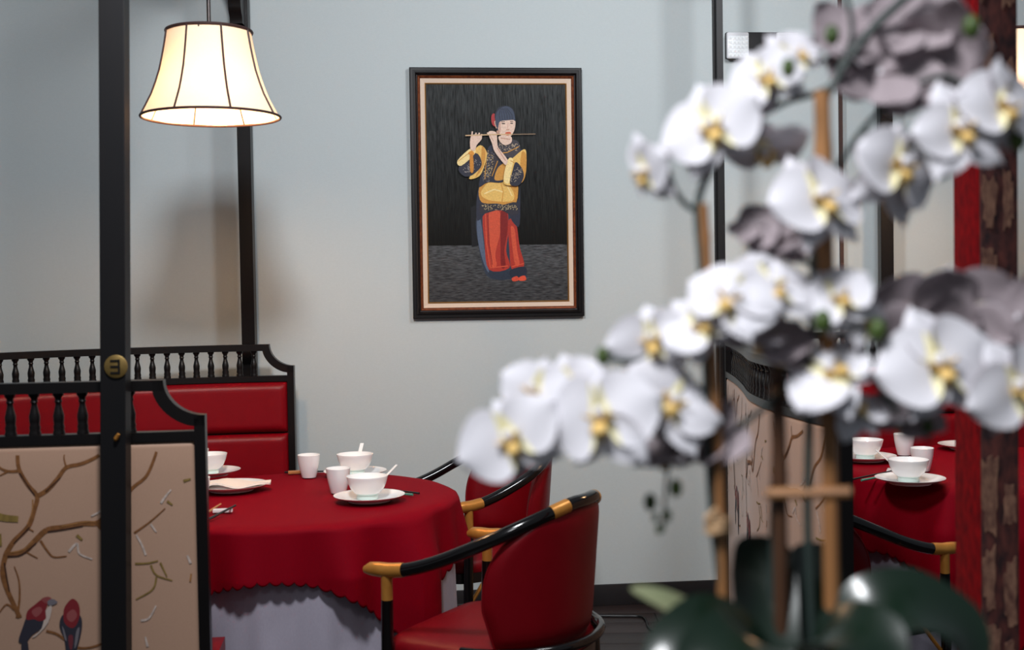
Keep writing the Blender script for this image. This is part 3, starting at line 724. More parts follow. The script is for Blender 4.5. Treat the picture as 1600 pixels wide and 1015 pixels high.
# ================================================================= round tables with cloths
TH = 0.75
def table(cx, cy, r, half, rot, label, clabel, slabel, seed):
    rnd = random.Random(seed)
    t = thing('round_table', (cx, cy, 0), label, 'table', 'round tables')
    put('tabletop', MB().lathe([(.0001, .712), (r - .006, .712), (r - .001, .72), (r - .002, .738), (.0001, .738)], 64), 'blackm', t, world=False)
    put('pedestal', MB().lathe([(.0001, 0), (.26, 0), (.26, .02), (.06, .05), (.045, .1), (.045, .70), (.12, .712), (.0001, .712)], 24), 'blackm', t, world=False)
    # skirt with soft pleats
    N = 260; rows = []
    for i in range(12):
        f = i / 11; row = []
        for k in range(N):
            a = 2 * PI * k / N
            w = 0.010 * math.sin(15 * a + 1.2 * math.sin(2 * a + seed)) + 0.005 * math.sin(37 * a + seed)
            rr = r + 0.004 + (w + 0.016) * (0.25 + 0.75 * f) * min(1, f * 4 + .1)
            row.append(Vector((rr * math.cos(a), rr * math.sin(a), .738 - f * .728)))
        rows.append(row)
    top = [[Vector((p.x * q, p.y * q, .7395)) for p in rows[0]] for q in (0.0005, 0.5, 0.9)]
    sk = put('table_skirt', MB().grid(top + rows, closed_v=True), 'skirt', None, world=False); sk.location = (cx, cy, 0); tag(sk, slabel, 'table skirt', 'grey table skirts')
    # square satin cloth over the round top, scalloped hem
    N = 1000; ns = 28; rows = []; nsc = 104
    ph = [rnd.uniform(0, 6) for _ in range(6)]
    for q in (.04, .25, .5, .75, .93, .985): rows.append([Vector((r * q * math.cos(2 * PI * k / N), r * q * math.sin(2 * PI * k / N), TH - 0.004)) for k in range(N)])
    for i in range(1, ns + 1):
        f = i / ns; row = []
        for k in range(N):
            a = 2 * PI * k / N; b = a - rot
            mxs = max(abs(math.cos(b)), abs(math.sin(b)))
            rho = min(half / mxs, half * 1.36); hang = rho - r
            corner = max(0, (1 / mxs - 1) / 0.414)
            hang -= 0.014 * (1 - abs(math.sin(nsc / 2 * a)) ** 0.7) * f
            dlen = hang * f
            # folds grow downwards, stronger at the corners
            fold = (0.015 + 0.026 * corner) * math.sin((11 + 0 * corner) * a + ph[0] + 1.3 * math.sin(3 * a + ph[1])) + 0.007 * math.sin(23 * a + ph[2]) 
            amp = min(1.0, dlen / 0.16)
            rr = r + 0.014 + 0.016 * min(1, dlen / 0.02) + amp * (0.022 + 0.03 * corner + fold)
            z = TH - 0.004
            e = 0.022
            if dlen < e:
                th = dlen / e * PI / 2; rr = r - 0.004 + (rr - r + 0.004) * math.sin(th); z -= 0.016 * (1 - math.cos(th))
            else: z -= 0.016 + (dlen - e) * 0.985
            row.append(Vector((rr * math.cos(a), rr * math.sin(a), z)))
        rows.append(row)
    cm = MB().grid(rows, closed_v=True); cm.f.append(tuple(range(N))); cm.m.append(0); cm.c.append(None)
    cl = put('tablecloth', cm, 'cloth', None, world=False, angle=80); cl.location = (cx, cy, 0); tag(cl, clabel, 'tablecloth', 'red tablecloths')
    sm = cl.modifiers.new('thickness', 'SOLIDIFY'); sm.thickness = 0.0015
T1 = (-0.735, 4.0); T2 = (1.74, 4.46)
table(T1[0], T1[1], 0.515, 0.685, 0.05, 'round pedestal table beneath the red cloth by the curved red bench', 'red satin cloth with scalloped hem on the table by the curved red bench', 'grey pleated skirt around the table by the curved red bench', 3)
table(T2[0], T2[1], 0.53, 0.80, 0.5, 'round pedestal table beneath the red cloth behind the patterned column', 'red satin cloth on the table behind the patterned column', 'grey pleated skirt around the table behind the patterned column', 8)

# ================================================================= tableware
PLATE = MB().lathe([(.0001, .003), (.06, .003), (.062, .0), (.068, .0), (.070, .004), (.095, .012), (.112, .0185), (.1135, .0205), (.111, .0205), (.093, .0155), (.070, .0085), (.055, .006), (.0001, .006)], 56).mesh('plate', 'china')
BOWLI = [(.0001, .004), (.027, .004), (.028, 0), (.0315, 0), (.0325, .004), (.031, .013), (.038, .018), (.0485, .030), (.0555, .045), (.0595, .060), (.0612, .066), (.0612, .068), (.0592, .068), (.0565, .058), (.0505, .042), (.041, .027), (.026, .018), (.0001, .016)]
bb = MB().lathe(BOWLI[:7], 48, mi=1); bb.lathe(BOWLI[6:], 48, mi=0); BOWL = bb.mesh('bowl', ['china', 'celadon'])
CUP = MB().lathe([(.0001, .003), (.019, .003), (.02, 0), (.0225, 0), (.0235, .003), (.029, .025), (.0335, .048), (.0358, .070), (.0362, .0725), (.0348, .0735), (.0335, .07), (.0312, .048), (.0265, .025), (.02, .008), (.0001, .007)], 40).mesh('cup', 'china')
def spoon_mesh():
    mb = MB(); rows = []
    path = catmull([(-.03, 0, .004), (-.012, 0, -.004), (.012, 0, .002), (.035, 0, .022), (.070, 0, .050), (.100, 0, .074)], 5)
    for i, p in enumerate(path):
        t = i / (len(path) - 1)
        w = .017 * math.sqrt(max(.02, 1 - ((t - .2) / .22) ** 2)) if t < .36 else .0068
        w = max(w, .0062)
        row = [p + Vector((0, w * math.cos(a), .006 * (1 - abs(math.sin(a))) * (1 if t < .4 else .3) + .002 * math.sin(a))) for a in [2 * PI * k / 12 for k in range(12)]]
        rows.append(row)
    mb.grid(rows, closed_v=True); n = len(rows)
    mb.f += [tuple(range(12)), tuple((n - 1) * 12 + k for k in reversed(range(12)))]; mb.m += [0, 0]; mb.c += [None, None]
    return mb.mesh('spoon', 'china')
SPOON = spoon_mesh()
def single(name, me, loc, label, cat, group, rz=0, sc=1.0):
    return tag(share(name, me, None, loc, (0, 0, rz), (sc, sc, sc)), label, cat, group)
TZ = TH + 0.0
def tp(x, y, z=TZ): return at_z(x, y, z)
def setting(px, py, bowl_off, spoon_rz, where, sc=1.0):
    """plate with a bowl and a spoon in it"""
    p = tp(px, py, TZ + 0.012)
    p.z = TZ
    single('plate', PLATE, p, 'white porcelain plate under a bowl, ' + where, 'plate', 'white plates', sc=sc)
    bz = p + Vector((bowl_off[0], bowl_off[1], 0.0065 * sc))
    single('soup_bowl', BOWL, bz, 'white soup bowl with pale green foot, ' + where, 'bowl', 'soup bowls', sc=sc * 1.08)
    single('soup_spoon', SPOON, bz + Vector((0.008 * math.cos(spoon_rz), 0.008 * math.sin(spoon_rz), 0.0225 * sc)), 'white china spoon in the bowl ' + where, 'spoon', 'soup spoons', rz=spoon_rz, sc=sc)
def cup(px, py, where):      # py = foot of the cup
    p = tp(px, py, TZ); single('tea_cup', CUP, p, 'white handleless tea cup ' + where, 'cup', 'tea cups', sc=1.12)
setting(577, 776, (-.006, 0.002), 0.6, 'near the two red armchairs')
setting(555, 738, (0, 0.004), 1.45, 'beside the lone tea cup')
setting(327, 737, (0, 0.0), 2.2, 'beside the beige bench end')
cup(529, 769, 'behind the bowl near the red armchairs')
cup(483, 745, 'standing alone before the grey wall')
cup(310, 735, 'behind the end of the beige bench')
cup(309, 785, 'beside the napkin plate')
np_ = tp(362, 760, TZ + .012); np_.z = TZ
single('plate', PLATE, np_, 'white porcelain plate with a folded napkin on it', 'plate', 'white plates', sc=1.08)
# napkin: a soft folded cloth with a raised fold and a pointed corner
mb = MB(); rows = []
for i in range(15):
    u = -1 + 2 * i / 14; row = []
    for j in range(11):
        v = -1 + 2 * j / 10
        hgt = .018 + .014 * math.exp(-((u + .45) / .35) ** 2) * (1 - v * v * .4) + .004 * math.sin(5 * u + 2 * v) - .006 * max(0, abs(u) - .8)
        wv = (1 - .55 * max(0, u) ** 2)
        row.append(Vector((u * .118, v * .062 * wv, hgt + .006 * max(0, u - .6))))
    rows.append(row)
under = [[p - Vector((0, 0, .006)) for p in r] for r in rows]
mb.grid(rows); mb.grid(under, flip=True)
for e in (0, -1): mb.grid([rows[e], under[e]])
mb.grid([[r[0] for r in rows], [r[0] for r in under]]); mb.grid([[r[-1] for r in rows], [r[-1] for r in under]])
nk = put('napkin', mb, 'napkin', None, world=False); nk.location = np_ + Vector((0.012, 0, 0.006)); nk.rotation_euler = (0, 0, .12); tag(nk, 'cream cloth napkin folded on a white plate by the beige bench', 'napkin')
def chopstick(a, b, m, label, group, r=.0036):
    a, b = Vector(a), Vector(b); base = a.lerp(b, .5)
    mb = MB().tube([a - base, b - base], [r, r * .62], 8); o = put('chopstick', mb, m, None, world=False); o.location = base
    return tag(o, label, 'chopstick', group)
def rest(c, rz, m, label):
    mb = MB().box((-.03, -.009, 0), (.03, .009, .008), bev=.003)
    mb.v = [v + Vector((0, 0, .004 * (v.x / .03) ** 2)) if v.z > .004 else v for v in mb.v]
    o = put('chopstick_rest', mb, m, None, world=False); o.location = c; o.rotation_euler = (0, 0, rz); return tag(o, label, 'chopstick rest', 'chopstick rests')
c0, c1 = tp(320, 814, TZ + .0036), tp(368, 789, TZ + .0175)
chopstick(c0, c1, 'stick', 'black chopstick slanting over a white rest by the beige bench', 'chopsticks', .0048)
c0, c1 = tp(312, 808, TZ + .0036), tp(345, 787, TZ + .0155)
chopstick(c0, c1, 'tanstick', 'tan chopstick lying on a white rest by the beige bench', 'chopsticks', .0044)
q = tp(354, 800, TZ); rest(Vector((q.x - .012, q.y + .002, TZ)), .1, 'china', 'white chopstick rest under chopsticks by the beige bench')
c0, c1 = tp(600, 763, TZ + .004), tp(655, 770.5, TZ + .004)
chopstick(c1, c0, 'stick', 'black chopstick sticking out behind the plate near the red armchairs', 'chopsticks')
c0, c1 = tp(600, 769, TZ + .004), tp(645, 772.5, TZ + .004)
chopstick(c1, c0, 'teal', 'teal chopstick sticking out behind the plate near the red armchairs', 'chopsticks', .0042)
c0, c1 = tp(445, 737.5, TZ + .004), tp(520, 735.5, TZ + .011)
chopstick(c0, c1, 'stick', 'dark chopstick lying behind the lone tea cup', 'chopsticks')
q = tp(463, 739.5, TZ); rest(q, .2, 'tanstick', 'tan chopstick rest behind the lone tea cup')
# right table
setting(1422, 749, (-.004, 0.004), 2.55, 'beside teal chopsticks near the patterned column')
setting(1352, 714, (0, 0.0), 2.2, 'beyond the teal chopsticks near the patterned column')
cup(1441, 735, 'half hidden by a bowl near the patterned column'); cup(1413, 710, 'between two bowls near the patterned column')
p = tp(1512, 696, TZ + .012); p.z = TZ; single('plate', PLATE, p, 'white porcelain plate cut off by the patterned column', 'plate', 'white plates')
c0, c1 = tp(1332, 748.5, TZ + .004), tp(1394, 735, TZ + .012)
chopstick(c0, c1, 'stick', 'black chopstick leaning on a white rest near the patterned column', 'chopsticks')
c0, c1 = tp(1346, 750, TZ + .004), tp(1398, 740, TZ + .012)
chopstick(c0, c1, 'teal', 'teal chopstick leaning on a white rest near the patterned column', 'chopsticks', .0042)
q = tp(1390, 737.5, TZ); rest(q, 1.2, 'china', 'white chopstick rest near the patterned column')

# ================================================================= armchairs
def chair_parts(root):
    RW = .256                       # half width of the horseshoe rail
    pts = []
    def zr(t):                      # t: 0 at the tip, 1 at the middle of the back
        q = min(max((t - .12) / .80, 0), 1); q = q * q * (3 - 2 * q) * .6 + q * .4
        return .660 + .185 * q
    A = .275                        # straight length of the arm
    half = A + RW * PI / 2
    def rail(t, side, dr=0.0):
        d = t * half
        if d < A: return Vector((A - d, side * (RW + dr + .012 * (1 - d / A) ** 2), zr(t)))
        a = (d - A) / RW; return Vector((-(RW * 1.0 + dr) * math.sin(a), side * (RW + dr) * math.cos(a), zr(t)))
    r = .0185
    T0 = .165
    tt = [T0 + (1 - T0) * k / 24 for k in range(25)]
    line = [rail(t, -1) for t in tt] + [rail(t, 1) for t in reversed(tt[:-1])]
    put('arm_rail', MB().tube(line, r, 14), 'gloss', root, world=False)
    for sd in (-1, 1):
        g = [rail(t, sd) for t in (0, .01, .05, .10, T0)]
        g[0] = g[0] + Vector((.012, 0, -.004))
        put('gold_arm_tip', MB().tube(g, [.010, .0185, .0205, .0205, .0198], 14), 'gold', root, world=False)
        put('gold_rail_band', MB().tube([rail(t, sd) for t in (.80, .82, .84, .86, .88)], .0195, 14), 'gold', root, world=False)
        jx = rail(.085, sd)
        put('gold_arm_post', MB().tube([(jx.x, jx.y, jx.z - .01), (jx.x, jx.y, jx.z - .082)], .0158, 12), 'gold', root, world=False)
        put('front_leg', MB().tube([(jx.x, jx.y, jx.z - .08), (jx.x + .004, jx.y * .99, .42), (jx.x + .012, jx.y, .0)], [.0165, .0175, .0135], 12), 'gloss', root, world=False)
        put('rear_leg', MB().tube([(-.19, sd * .17, .46), (-.195, sd * .175, .25), (-.21, sd * .18, 0)], [.018, .017, .013], 12), 'gloss', root, world=False)
        put('side_stretcher', MB().tube([(jx.x + .008, jx.y, .17), (-.21, sd * .178, .17)], .010, 8), 'gloss', root, world=False)
        put('brass_brace', MB().tube([(jx.x + .006, jx.y * .97, .30), (jx.x - .09, jx.y * .95, .415)], .007, 8), 'gold', root, world=False)
    # back shell: a padded, rounded panel that follows the rail
    na, nz = 30, 22; ins = []; out = []
    zlo, zhi = .465, .842
    for j in range(nz + 1):
        v = j / nz; ri = []; ro = []
        for i in range(na + 1):
            u = -1 + 2 * i / na
            # rounded outline in (angle, height): wide near the seat, arched at the top
            au, av = u, v
            ang = au * 1.30 * math.sqrt(max(0.0, 1 - (max(0, av - .28) / .735) ** 2.3)) * (0.90 + .10 * min(1, av / .28))
            z = zlo + (zhi - zlo) * av
            edge = min(1 - abs(u), 1 - v, v) ; puff = min(1, edge / .16); puff = math.sqrt(max(0, 1 - (1 - puff) ** 2))
            rr = RW - .008 - .03 * (1 - v)
            cx = -.006 if True else 0
            ri.append(Vector((-(rr - .030 * puff) * math.cos(ang), (rr - .030 * puff) * math.sin(ang), z)))
            ro.append(Vector((-(rr + .020 * puff + .004) * math.cos(ang), (rr + .020 * puff + .004) * math.sin(ang), z)))
        ins.append(ri); out.append(ro)
    mb = MB(); mb.grid(ins); mb.grid(out, flip=True)
    mb.grid([ins[0], out[0]]); mb.grid([ins[-1], out[-1]])
    mb.grid([[r_[0] for r_ in ins], [r_[0] for r_ in out]]); mb.grid([[r_[-1] for r_ in ins], [r_[-1] for r_ in out]])
    bk = put('backrest', mb, 'chairred', root, world=False, angle=60)
    pl_ = [o_[0] * .5 + i_[0] * .5 for o_, i_ in zip(out, ins)] + [o_ * .5 + i_ * .5 for o_, i_ in zip(out[-1], ins[-1])][1:-1] + [o_[-1] * .5 + i_[-1] * .5 for o_, i_ in zip(reversed(out), reversed(ins))]
    put('seam_piping', MB().tube(pl_, .0042, 6), 'chairred', bk, world=False)
    # seat
    rows = []
    def outline(k, f):
        a = 2 * PI * k / 48; c, s_ = math.cos(a), math.sin(a)
        x = abs(c) ** (.25 if c > 0 else .6) * math.copysign(1, c); y = abs(s_) ** (.25 if c > 0 else .62) * math.copysign(1, s_)
        return Vector((-.005 + x * (.268 if x > 0 else .215) * f, y * .246 * f, 0))
    for f, z in ((.0005, .476), (.4, .476), (.75, .473), (.92, .466), (.985, .452), (1.0, .435), (.99, .42), (.0005, .42)):
        rows.append([outline(k, f) + Vector((0, 0, z)) for k in range(48)])
    put('seat', MB().grid(rows, closed_v=True), 'chairred', root, world=False, angle=60)
    rows = [[outline(k, f) + Vector((0, 0, z)) for k in range(48)] for f, z in ((.9, .42), (1.015, .42), (1.02, .385), (.9, .385))]
    put('seat_frame', MB().grid(rows, closed_u=True, closed_v=True), 'gloss', root, world=False)
    hoop = [Vector((-(RW + .012) * math.cos(a), (RW + .012) * math.sin(a), .468)) for a in [-1.5 + 3.0 * k / 20 for k in range(21)]]
    put('rear_hoop', MB().tube(hoop, .0135, 10), 'gloss', root, world=False)
    put('front_stretcher', MB().tube([(.25, -.26, .2), (.25, .26, .2)], .010, 8), 'gloss', root, world=False)
def chair(tip, ang, side, label, sc=1.0):
    """tip: where the arm end nearest the camera is; ang: heading of the chair"""
    loc = Vector((.285, side * .268, 0)) * sc; R = Matrix.Rotation(ang, 3, 'Z')
    p = Vector((tip.x, tip.y, 0)) - R @ loc
    o = thing('armchair', p, label, 'chair', 'red armchairs', ang)
    o.scale = (sc, sc, sc)
    return o
tip1 = at_z(571, 887, .66); c1_ = chair(tip1, math.radians(150), 1, 'red leather horseshoe armchair whose back and open arm face away, by the table corner')
chair_parts(c1_)
def dup(root, o):
    for ch in list(root.children):
        c = ch.copy(); COL.objects.link(c); c.parent = o
        for g in ch.children:
            d = g.copy(); COL.objects.link(d); d.parent = c
tip2 = at_z(707, 795, .66); c2_ = chair(tip2, math.radians(213), 1, 'red leather horseshoe armchair pushed to the table against the grey wall'); dup(c1_, c2_)
tip3 = at_z(1502, 854, .607); c3_ = chair(tip3, math.radians(25), -1, 'red horseshoe armchair mostly hidden behind the bulging beige bench, near the patterned column', .92); dup(c1_, c3_)

# ================================================================= cable on the floor
cp = [tp(x, y, .006) for x, y in ((880, 962), (935, 961.5), (970, 961.8), (1000, 962.5), (1009, 968), (1013, 979), (1022, 986), (1040, 989), (1075, 992))]
cb = put_at('power_cord', MB().tube(catmull(cp, 5), .005, 8), 'cord', (cp[4].x, cp[4].y, 0))
tag(cb, 'black power cord lying on the dark floor beside the skirting board', 'cord')

# ================================================================= patterned column
CY = 2.2
k0 = at_y(1531, 500, CY); k1 = at_y(1590, 500, CY)
cx0, cx1 = k0.x, k1.x; back = CY + .125
col = thing('column', ((cx0 + cx1) / 2, CY, 0), 'slim column clad in red velvet and brown brocade strips behind the orchids', 'column')
put('core', MB().box((cx0 + .003, CY + .003, 0), (cx1 - .003, back - .002, 3.0)), 'blackm', col, smooth=False)
put('velvet_side', MB().box((cx0 - .001, CY + .001, 0), (cx0 + .0035, back, 3.0), bev=.001), 'redvelvet', col)
put('brocade_face', MB().box((cx0 + .001, CY - .003, 0), (cx1, CY + .003, 3.0), bev=.001), 'brocade', col)
rnd = random.Random(5)
for lane, w0, gap in ((.016, .0135, .075), (.052, .010, .12)):
    z = .3 + lane
    while z < 2.5:
        h = rnd.uniform(.06, .14); mb = MB(); N = 26; w = w0 * rnd.uniform(.75, 1.1); cxx = cx0 + lane + rnd.uniform(-.002, .002); rows = []
        j1, j2 = rnd.uniform(0, 6), rnd.uniform(0, 6)
        for yy in (CY - .0052, CY - .0028):
            row = []
            for k in range(N):
                a = 2 * PI * k / N; wob = 1 + .16 * math.sin(3 * a + j1) + .14 * math.sin(7 * a + j2)
                row.append(Vector((cxx + w * math.copysign(abs(math.cos(a)) ** .5, math.cos(a)) * wob, yy, z + h / 2 + h / 2 * math.copysign(abs(math.sin(a)) ** .7, math.sin(a)) * wob)))
            rows.append(row)
        mb.grid(rows, closed_v=True); mb.f.append(tuple(range(N))); mb.m.append(0); mb.c.append(None)
        put('tan_motif', mb, 'tanbrocade', col); z += h + rnd.uniform(.02, gap)

# ================================================================= orchid
OY = 1.06
ob = at_y(1235, 1015, OY); ob.z = .80
orchid = thing('potted_orchid', (ob.x, OY, .80), 'white moth orchid with bamboo stakes and dark leaves blooming before the room', 'plant')
st = thing('plant_stand', (ob.x, OY, 0), 'dark wooden stand carrying the white orchid', 'stand')
put('stand_top', MB().box((ob.x - .19, OY - .19, .765), (ob.x + .19, OY + .19, .80), bev=.006), 'blackm', st)
for sx in (-1, 1):
    for sy in (-1, 1):
        put('leg', MB().box((ob.x + sx * .16 - .018, OY + sy * .16 - .018, 0), (ob.x + sx * .16 + .018, OY + sy * .16 + .018, .765), bev=.003), 'blackm', st)
put('pot', MB().lathe([(.0001, 0), (.085, 0), (.09, .006), (.12, .09), (.132, .19), (.135, .20), (.126, .20), (.112, .165), (.0001, .165)], 40, at=(ob.x, OY, .80)), 'pot', orchid)
put('moss', MB().ball((ob.x, OY, .962), .116, .116, .03, 24), 'soil', orchid)
def op(x, y, dy=0.0): return at_y(x, y, OY + dy)
# stakes
def stake(pts, r, m, nodes=4):
    pp = [op(*p) for p in pts]
    low = pp[0].copy(); low.z = .95
    low.x = pp[0].x + (pp[0].x - pp[1].x) * ((pp[0].z - .95) / max(.01, (pp[1].z - pp[0].z)))
    line = catmull([low] + pp, 10); n = len(line)
    rad = [r * (1 + (.16 if i % 9 == 0 else 0)) for i in range(n)]
    return put('stake', MB().tube(line, rad, 12), m, orchid)
stake([(1130, 940), (1118, 640), (1108, 480), (1098, 318)], .0048, 'bamboo')
stake([(1300, 965, .01), (1294, 560, .01), (1284, 142, .01)], .0072, 'bamboo')
stake([(1221, 960, .03), (1217, 700, .03), (1214, 560, .03)], .0068, 'darkbamboo')
for a, b in (((1196, 771, .02), (1330, 768, 0)), ((1205, 613, .02), (1238, 611, .02))):
    put('cane_clip', MB().tube([op(*a), op(*b)], .0052, 8), 'bamboo', orchid)
mb = MB()
for x, y in ((1121, 822),):
    for k in range(3): mb.tube([op(x + 14 * math.cos(a), y + 7 * k - 7 + 2 * math.sin(a * 2), .012 * math.sin(a)) for a in [2 * PI * j / 14 for j in range(14)]], .0038, 6, closed=True)
    mb.tube([op(x - 6, y, -.01), op(x - 16, y - 14, -.014), op(x - 4, y - 26, -.014), op(x + 8, y - 6, -.012)], .003, 6)
put('raffia_tie', mb, 'tie', orchid)
def stem(pts, r=.0026, m='stem'):
    return put('stem', MB().tube(catmull([op(*p) for p in pts], 8), r, 8), m, orchid)
stem([(1140, 1010), (1113, 800), (1104, 600), (1096, 420), (1090, 335), (1096, 295), (1112, 262), (1128, 220)], .0036)
stem([(1094, 332), (1070, 318), (1052, 292), (1040, 262), (1010, 262)], .0026)
stem([(1270, 1010, .01), (1262, 800, .01), (1268, 560, .01), (1276, 300, .02), (1286, 170, .02), (1310, 120, .02), (1350, 60, .02), (1400, 10, .02), (1450, -30, .02)], .0040)
stem([(1312, 130, .02), (1262, 150, .02), (1228, 160, .02), (1170, 190, .01), (1130, 200)], .0026)
stem([(1290, 150, .02), (1330, 60, .02), (1322, -10, .02)], .0024)
stem([(1285, 300, .02), (1350, 200, .03), (1420, 140, .02), (1480, 120, .01), (1545, 160)], .0028)
stem([(1350, 205, .03), (1420, 230), (1500, 215, .01)], .0024)
stem([(1280, 420, .02), (1230, 400, .02), (1180, 420), (1120, 470), (1060, 520), (1000, 560), (940, 560)], .0026)
stem([(1270, 560, .01), (1190, 640, .02), (1110, 690, .02), (1060, 690), (1000, 670), (900, 655), (840, 650), (790, 655), (755, 665)], .0028)
stem([(1060, 690), (1045, 730), (1040, 770), (1036, 830)], .0014)
stem([(1290, 620, .01), (1340, 560, .02), (1420, 540, .02), (1500, 540, .02), (1590, 560, .01), (1620, 540)], .0030)
stem([(1340, 560, .02), (1400, 640, .02), (1455, 690, .01)], .0022)
stem([(1205, 1010, .04), (1210, 800, .045), (1216, 600, .045)], .0045)
# flowers
def petal_mesh(name, Lh, W, kind):
    nu, nv = 12, 10; rows = []; rowsb = []
    for i in range(nu + 1):
        u = i / nu; row = []; rb = []
        if kind == 'petal': w = W * (math.sin(PI * min(1, u ** .72)) ** .62) * (.92) + .0016 * (1 - u)
        else: w = W * (math.sin(PI * min(1, u ** .85)) ** .8) + .0016 * (1 - u)
        for j in range(nv + 1):
            v = -1 + 2 * j / nv
            y = u * Lh * (1 - .05 * v * v * u)
            z = .10 * Lh * u - .28 * Lh * u * u + .10 * Lh * (v * v) * (1 - u) - .05 * Lh * v * v * u + .02 * Lh * math.sin(4 * v + 3 * u)
            p = Vector((v * w, y, z)); row.append(p); rb.append(p - Vector((0, 0, .0011)))
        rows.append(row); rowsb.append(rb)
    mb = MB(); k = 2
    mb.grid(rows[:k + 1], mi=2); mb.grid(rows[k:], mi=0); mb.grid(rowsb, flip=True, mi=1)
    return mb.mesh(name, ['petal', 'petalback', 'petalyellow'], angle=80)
PET = petal_mesh('petal', .047, .031, 'petal')
SEP = petal_mesh('sepal', .046, .0165, 'sepal')
def lip_mesh():
    mb = MB()
    for sgn in (-1, 1):
        rows = []
        for i in range(7):
            u = i / 6; w = .006 * math.sin(PI * min(1, .15 + u * .85)) + .001
            rows.append([Vector((sgn * (.004 + .010 * u) + w * math.cos(a) * .6, -.004 + .006 * u, .004 + .014 * u + w * math.sin(a))) for a in [2 * PI * k / 8 for k in range(8)]])
        mb.grid(rows, closed_v=True)
    rows = []
    for i in range(9):
        u = i / 8; w = .0065 * math.sin(PI * min(1, .12 + u * .85)) + .0012
        rows.append([Vector((w * math.cos(a), -.004 - .020 * u + .0 * w, .006 + .012 * math.sin(PI * u * .9) + w * .5 * math.sin(a))) for a in [2 * PI * k / 8 for k in range(8)]])
    mb.grid(rows, closed_v=True)
    return mb.mesh('lip', 'lip')
LIP = lip_mesh()
CORE = MB().ball((0, .003, .006), .0042, .0058, .008, 12).mesh('flower', 'petal')
frnd = random.Random(11)
def flower(x, y, dy, face, roll=0, sc=1.0, open_=1.0):
    c = op(x, y, dy) - Vector(orchid.location); z = Vector(face).normalized()
    up = Vector((0, 0, 1)) if abs(z.z) < .92 else Vector((0, 1, 0))
    xx = up.cross(z).normalized(); yy = z.cross(xx)
    R = Matrix((xx, yy, z)).transposed() @ Matrix.Rotation(math.radians(roll), 3, 'Z')
    f = share('flower', CORE, orchid, c, R.to_euler(), (sc, sc, sc))
    for me, nm, a, tilt in ((PET, 'petal', 82, 8), (PET, 'petal', -82, 8), (SEP, 'sepal', 0, -2), (SEP, 'sepal', 140, -4), (SEP, 'sepal', -140, -4)):
        q = Matrix.Rotation(math.radians(a + frnd.uniform(-7, 7)), 3, 'Z') @ Matrix.Rotation(math.radians(tilt + frnd.uniform(-16, 16)), 3, 'X') @ Matrix.Rotation(math.radians(frnd.uniform(-10, 10)), 3, 'Y')
        k_ = frnd.uniform(.92, 1.1); share(nm, me, f, (0, 0, .0015 if nm == 'petal' else -.0012), q.to_euler(), (k_ * frnd.uniform(.9, 1.08), k_, k_))
    share('lip', LIP, f, scale=(.8, .8, .8))
CAMF = (0, -1, 0)
FL = [  # x, y, depth, facing, roll, size
    (1112, 200, -.01, (-.25, -.9, .1), 25, 1.0), (1010, 268, 0, (-.75, -.5, -.2), 10, .72), (1196, 122, .0, (-.2, -.85, .2), 35, .78), (1192, 232, .02, (.2, -.55, -.8), 30, .85),
    (1278, 312, -.02, (.35, -.9, .25), 12, 1.05), (1400, 262, -.01, (.45, -.85, .2), -15, 1.05), (1496, 205, -.02, (.15, -.95, .25), 10, 1.0), (1566, 168, -.01, (.35, -.9, .2), -8, .95),
    (1376, 118, .03, (.15, .8, -.35), 15, 1.15), (1330, 60, .04, (-.1, .8, -.45), 40, 1.0), (1478, 70, .02, (.4, .5, .35), 20, 1.0), (1430, 30, .03, (.2, .75, -.3), -10, .95), (1450, 115, .04, (.0, .8, -.5), 60, .8),
    (1205, 452, -.01, (.1, -.85, .45), 10, .95), (1142, 468, -.02, (-.2, -.85, .4), -20, .95), (1020, 530, .0, (-.3, -.9, .05), 15, .85), (1092, 512, -.01, (-.1, -.8, .6), 40, .75),
    (940, 652, -.03, (-.3, -.9, .2), 8, 1.12), (1048, 632, -.01, (.25, -.8, .5), -30, 1.0), (893, 606, .01, (-.3, -.85, .3), 20, .72), (836, 612, .01, (-.45, -.8, .25), -15, .78), (800, 684, -.01, (-.3, -.9, .05), 30, 1.0),
    (1040, 706, .01, (.1, .35, -.8), 0, .8), (1110, 680, .02, (.3, .6, -.6), 25, .85), (1310, 466, -.01, (-.1, -.85, .4), 30, .75), (1356, 504, .0, (.4, -.8, .2), 0, .6),
    (1440, 490, .03, (-.1, .85, .2), 20, 1.1), (1512, 482, .03, (.25, .85, .2), -20, 1.05), (1590, 500, .02, (.3, .8, .1), 10, .9), (1465, 572, -.02, (.05, -.92, .3), 10, 1.15), (1588, 606, -.02, (.25, -.92, .1), 30, 1.0),
    (1300, 588, -.01, (-.2, -.55, .8), 60, .95), (1338, 640, .0, (.1, -.6, .75), 0, .65), (1190, 520, .01, (.2, .5, -.7), 10, .95), (1178, 352, .02, (.5, .5, -.4), 40, .6), (1215, 380, .02, (.2, .6, -.6), 0, .7), (1415, 648, .02, (.3, .4, -.8), 20, .85), (1230, 545, .02, (-.2, .6, -.6), 30, .8), (1240, 90, .03, (.2, -.8, .5), 40, .7),
]
for q in FL: flower(*q)
# buds
def bud(x, y, dy, r, m='bud', ln=1.4): put('bud', MB().ball(op(x, y, dy), r, r, r * ln, 12), m, orchid)
for x, y, d, r in ((1232, 106, -.02, .0062), (1300, 55, -.01, .0066), (758, 655, 0, .0062), (742, 698, 0, .0058), (1286, 502, -.03, .0075), (1372, 516, -.02, .0075), (1450, 666, 0, .005), (1016, 784, 0, .0058), (1056, 762, 0, .0058), (1042, 805, 0, .0042), (1030, 826, 0, .0034), (1024, 808, 0, .003), (1590, 218, 0, .007), (942, 556, 0, .006), (1518, 42, -.02, .0075)):
    bud(x, y, d, r)
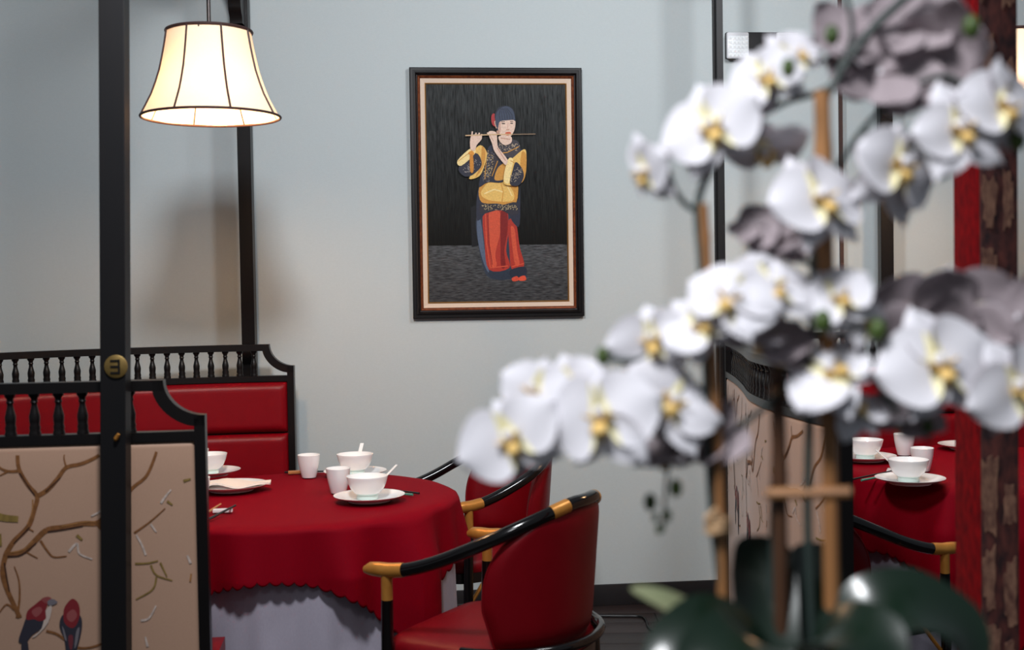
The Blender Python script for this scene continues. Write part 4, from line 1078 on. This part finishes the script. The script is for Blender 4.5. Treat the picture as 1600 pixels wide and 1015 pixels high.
# leaves
def leaf(pts, widths, m='leaf', tilt=0.0, face=(0, -.5, .85)):
    line = catmull([op(*p) for p in pts], 8); n = len(line); rows = []; rb = []
    for i, p in enumerate(line):
        t = (line[min(i + 1, n - 1)] - line[max(i - 1, 0)]).normalized()
        sd = t.cross(Vector(face)).normalized(); nr = sd.cross(t).normalized(); f = i / (n - 1)
        k = f * (len(widths) - 1); a = int(min(k, len(widths) - 2)); w = (widths[a] + (widths[a + 1] - widths[a]) * (k - a)) * (math.sqrt(max(.0005, 1 - max(0, (f - .8) / .2) ** 2)))
        row = []; rbk = []
        for j in range(9):
            v = -1 + j / 4; q = p + sd * v * w + nr * (.22 * w * v * v); row.append(q); rbk.append(q - nr * .0016)
        rows.append(row); rb.append(rbk)
    mb = MB(); mb.grid(rows); mb.grid(rb, flip=True); mb.grid([[r[0] for r in rows], [r[0] for r in rb]]); mb.grid([[r[-1] for r in rows], [r[-1] for r in rb]])
    return put('leaf', mb, m, orchid, angle=70)
leaf([(1215, 1130, .0), (1200, 1010, .02), (1192, 900, .05), (1190, 836, .07)], [.014, .028, .030, .024], face=(0, -1, .15))
leaf([(1250, 1130, .01), (1262, 1000, .06), (1268, 900, .08), (1262, 846, .09)], [.014, .028, .028, .02], face=(.2, -1, .1))
leaf([(1240, 1120, 0), (1120, 1000, -.02), (1050, 945, -.03), (985, 918, -.03)], [.012, .020, .012, .004], m='palebract', face=(0, -.6, .8))
leaf([(1230, 1120, 0), (1170, 1010, -.03), (1120, 975, -.05), (1060, 1010, -.07), (1010, 1060, -.08)], [.014, .030, .032, .028, .014])
leaf([(1255, 1120, .01), (1310, 1010, -.01), (1360, 960, -.02), (1430, 945, -.02), (1500, 985, -.02), (1530, 1060, -.02)], [.014, .028, .036, .038, .032, .012])
leaf([(1240, 1110, -.02), (1265, 1020, -.07), (1300, 985, -.10), (1360, 1000, -.13), (1400, 1070, -.15)], [.014, .030, .034, .030, .012])
leaf([(1225, 1110, -.02), (1190, 1020, -.09), (1170, 1000, -.12), (1110, 1030, -.14), (1080, 1090, -.15)], [.014, .030, .034, .028, .012])
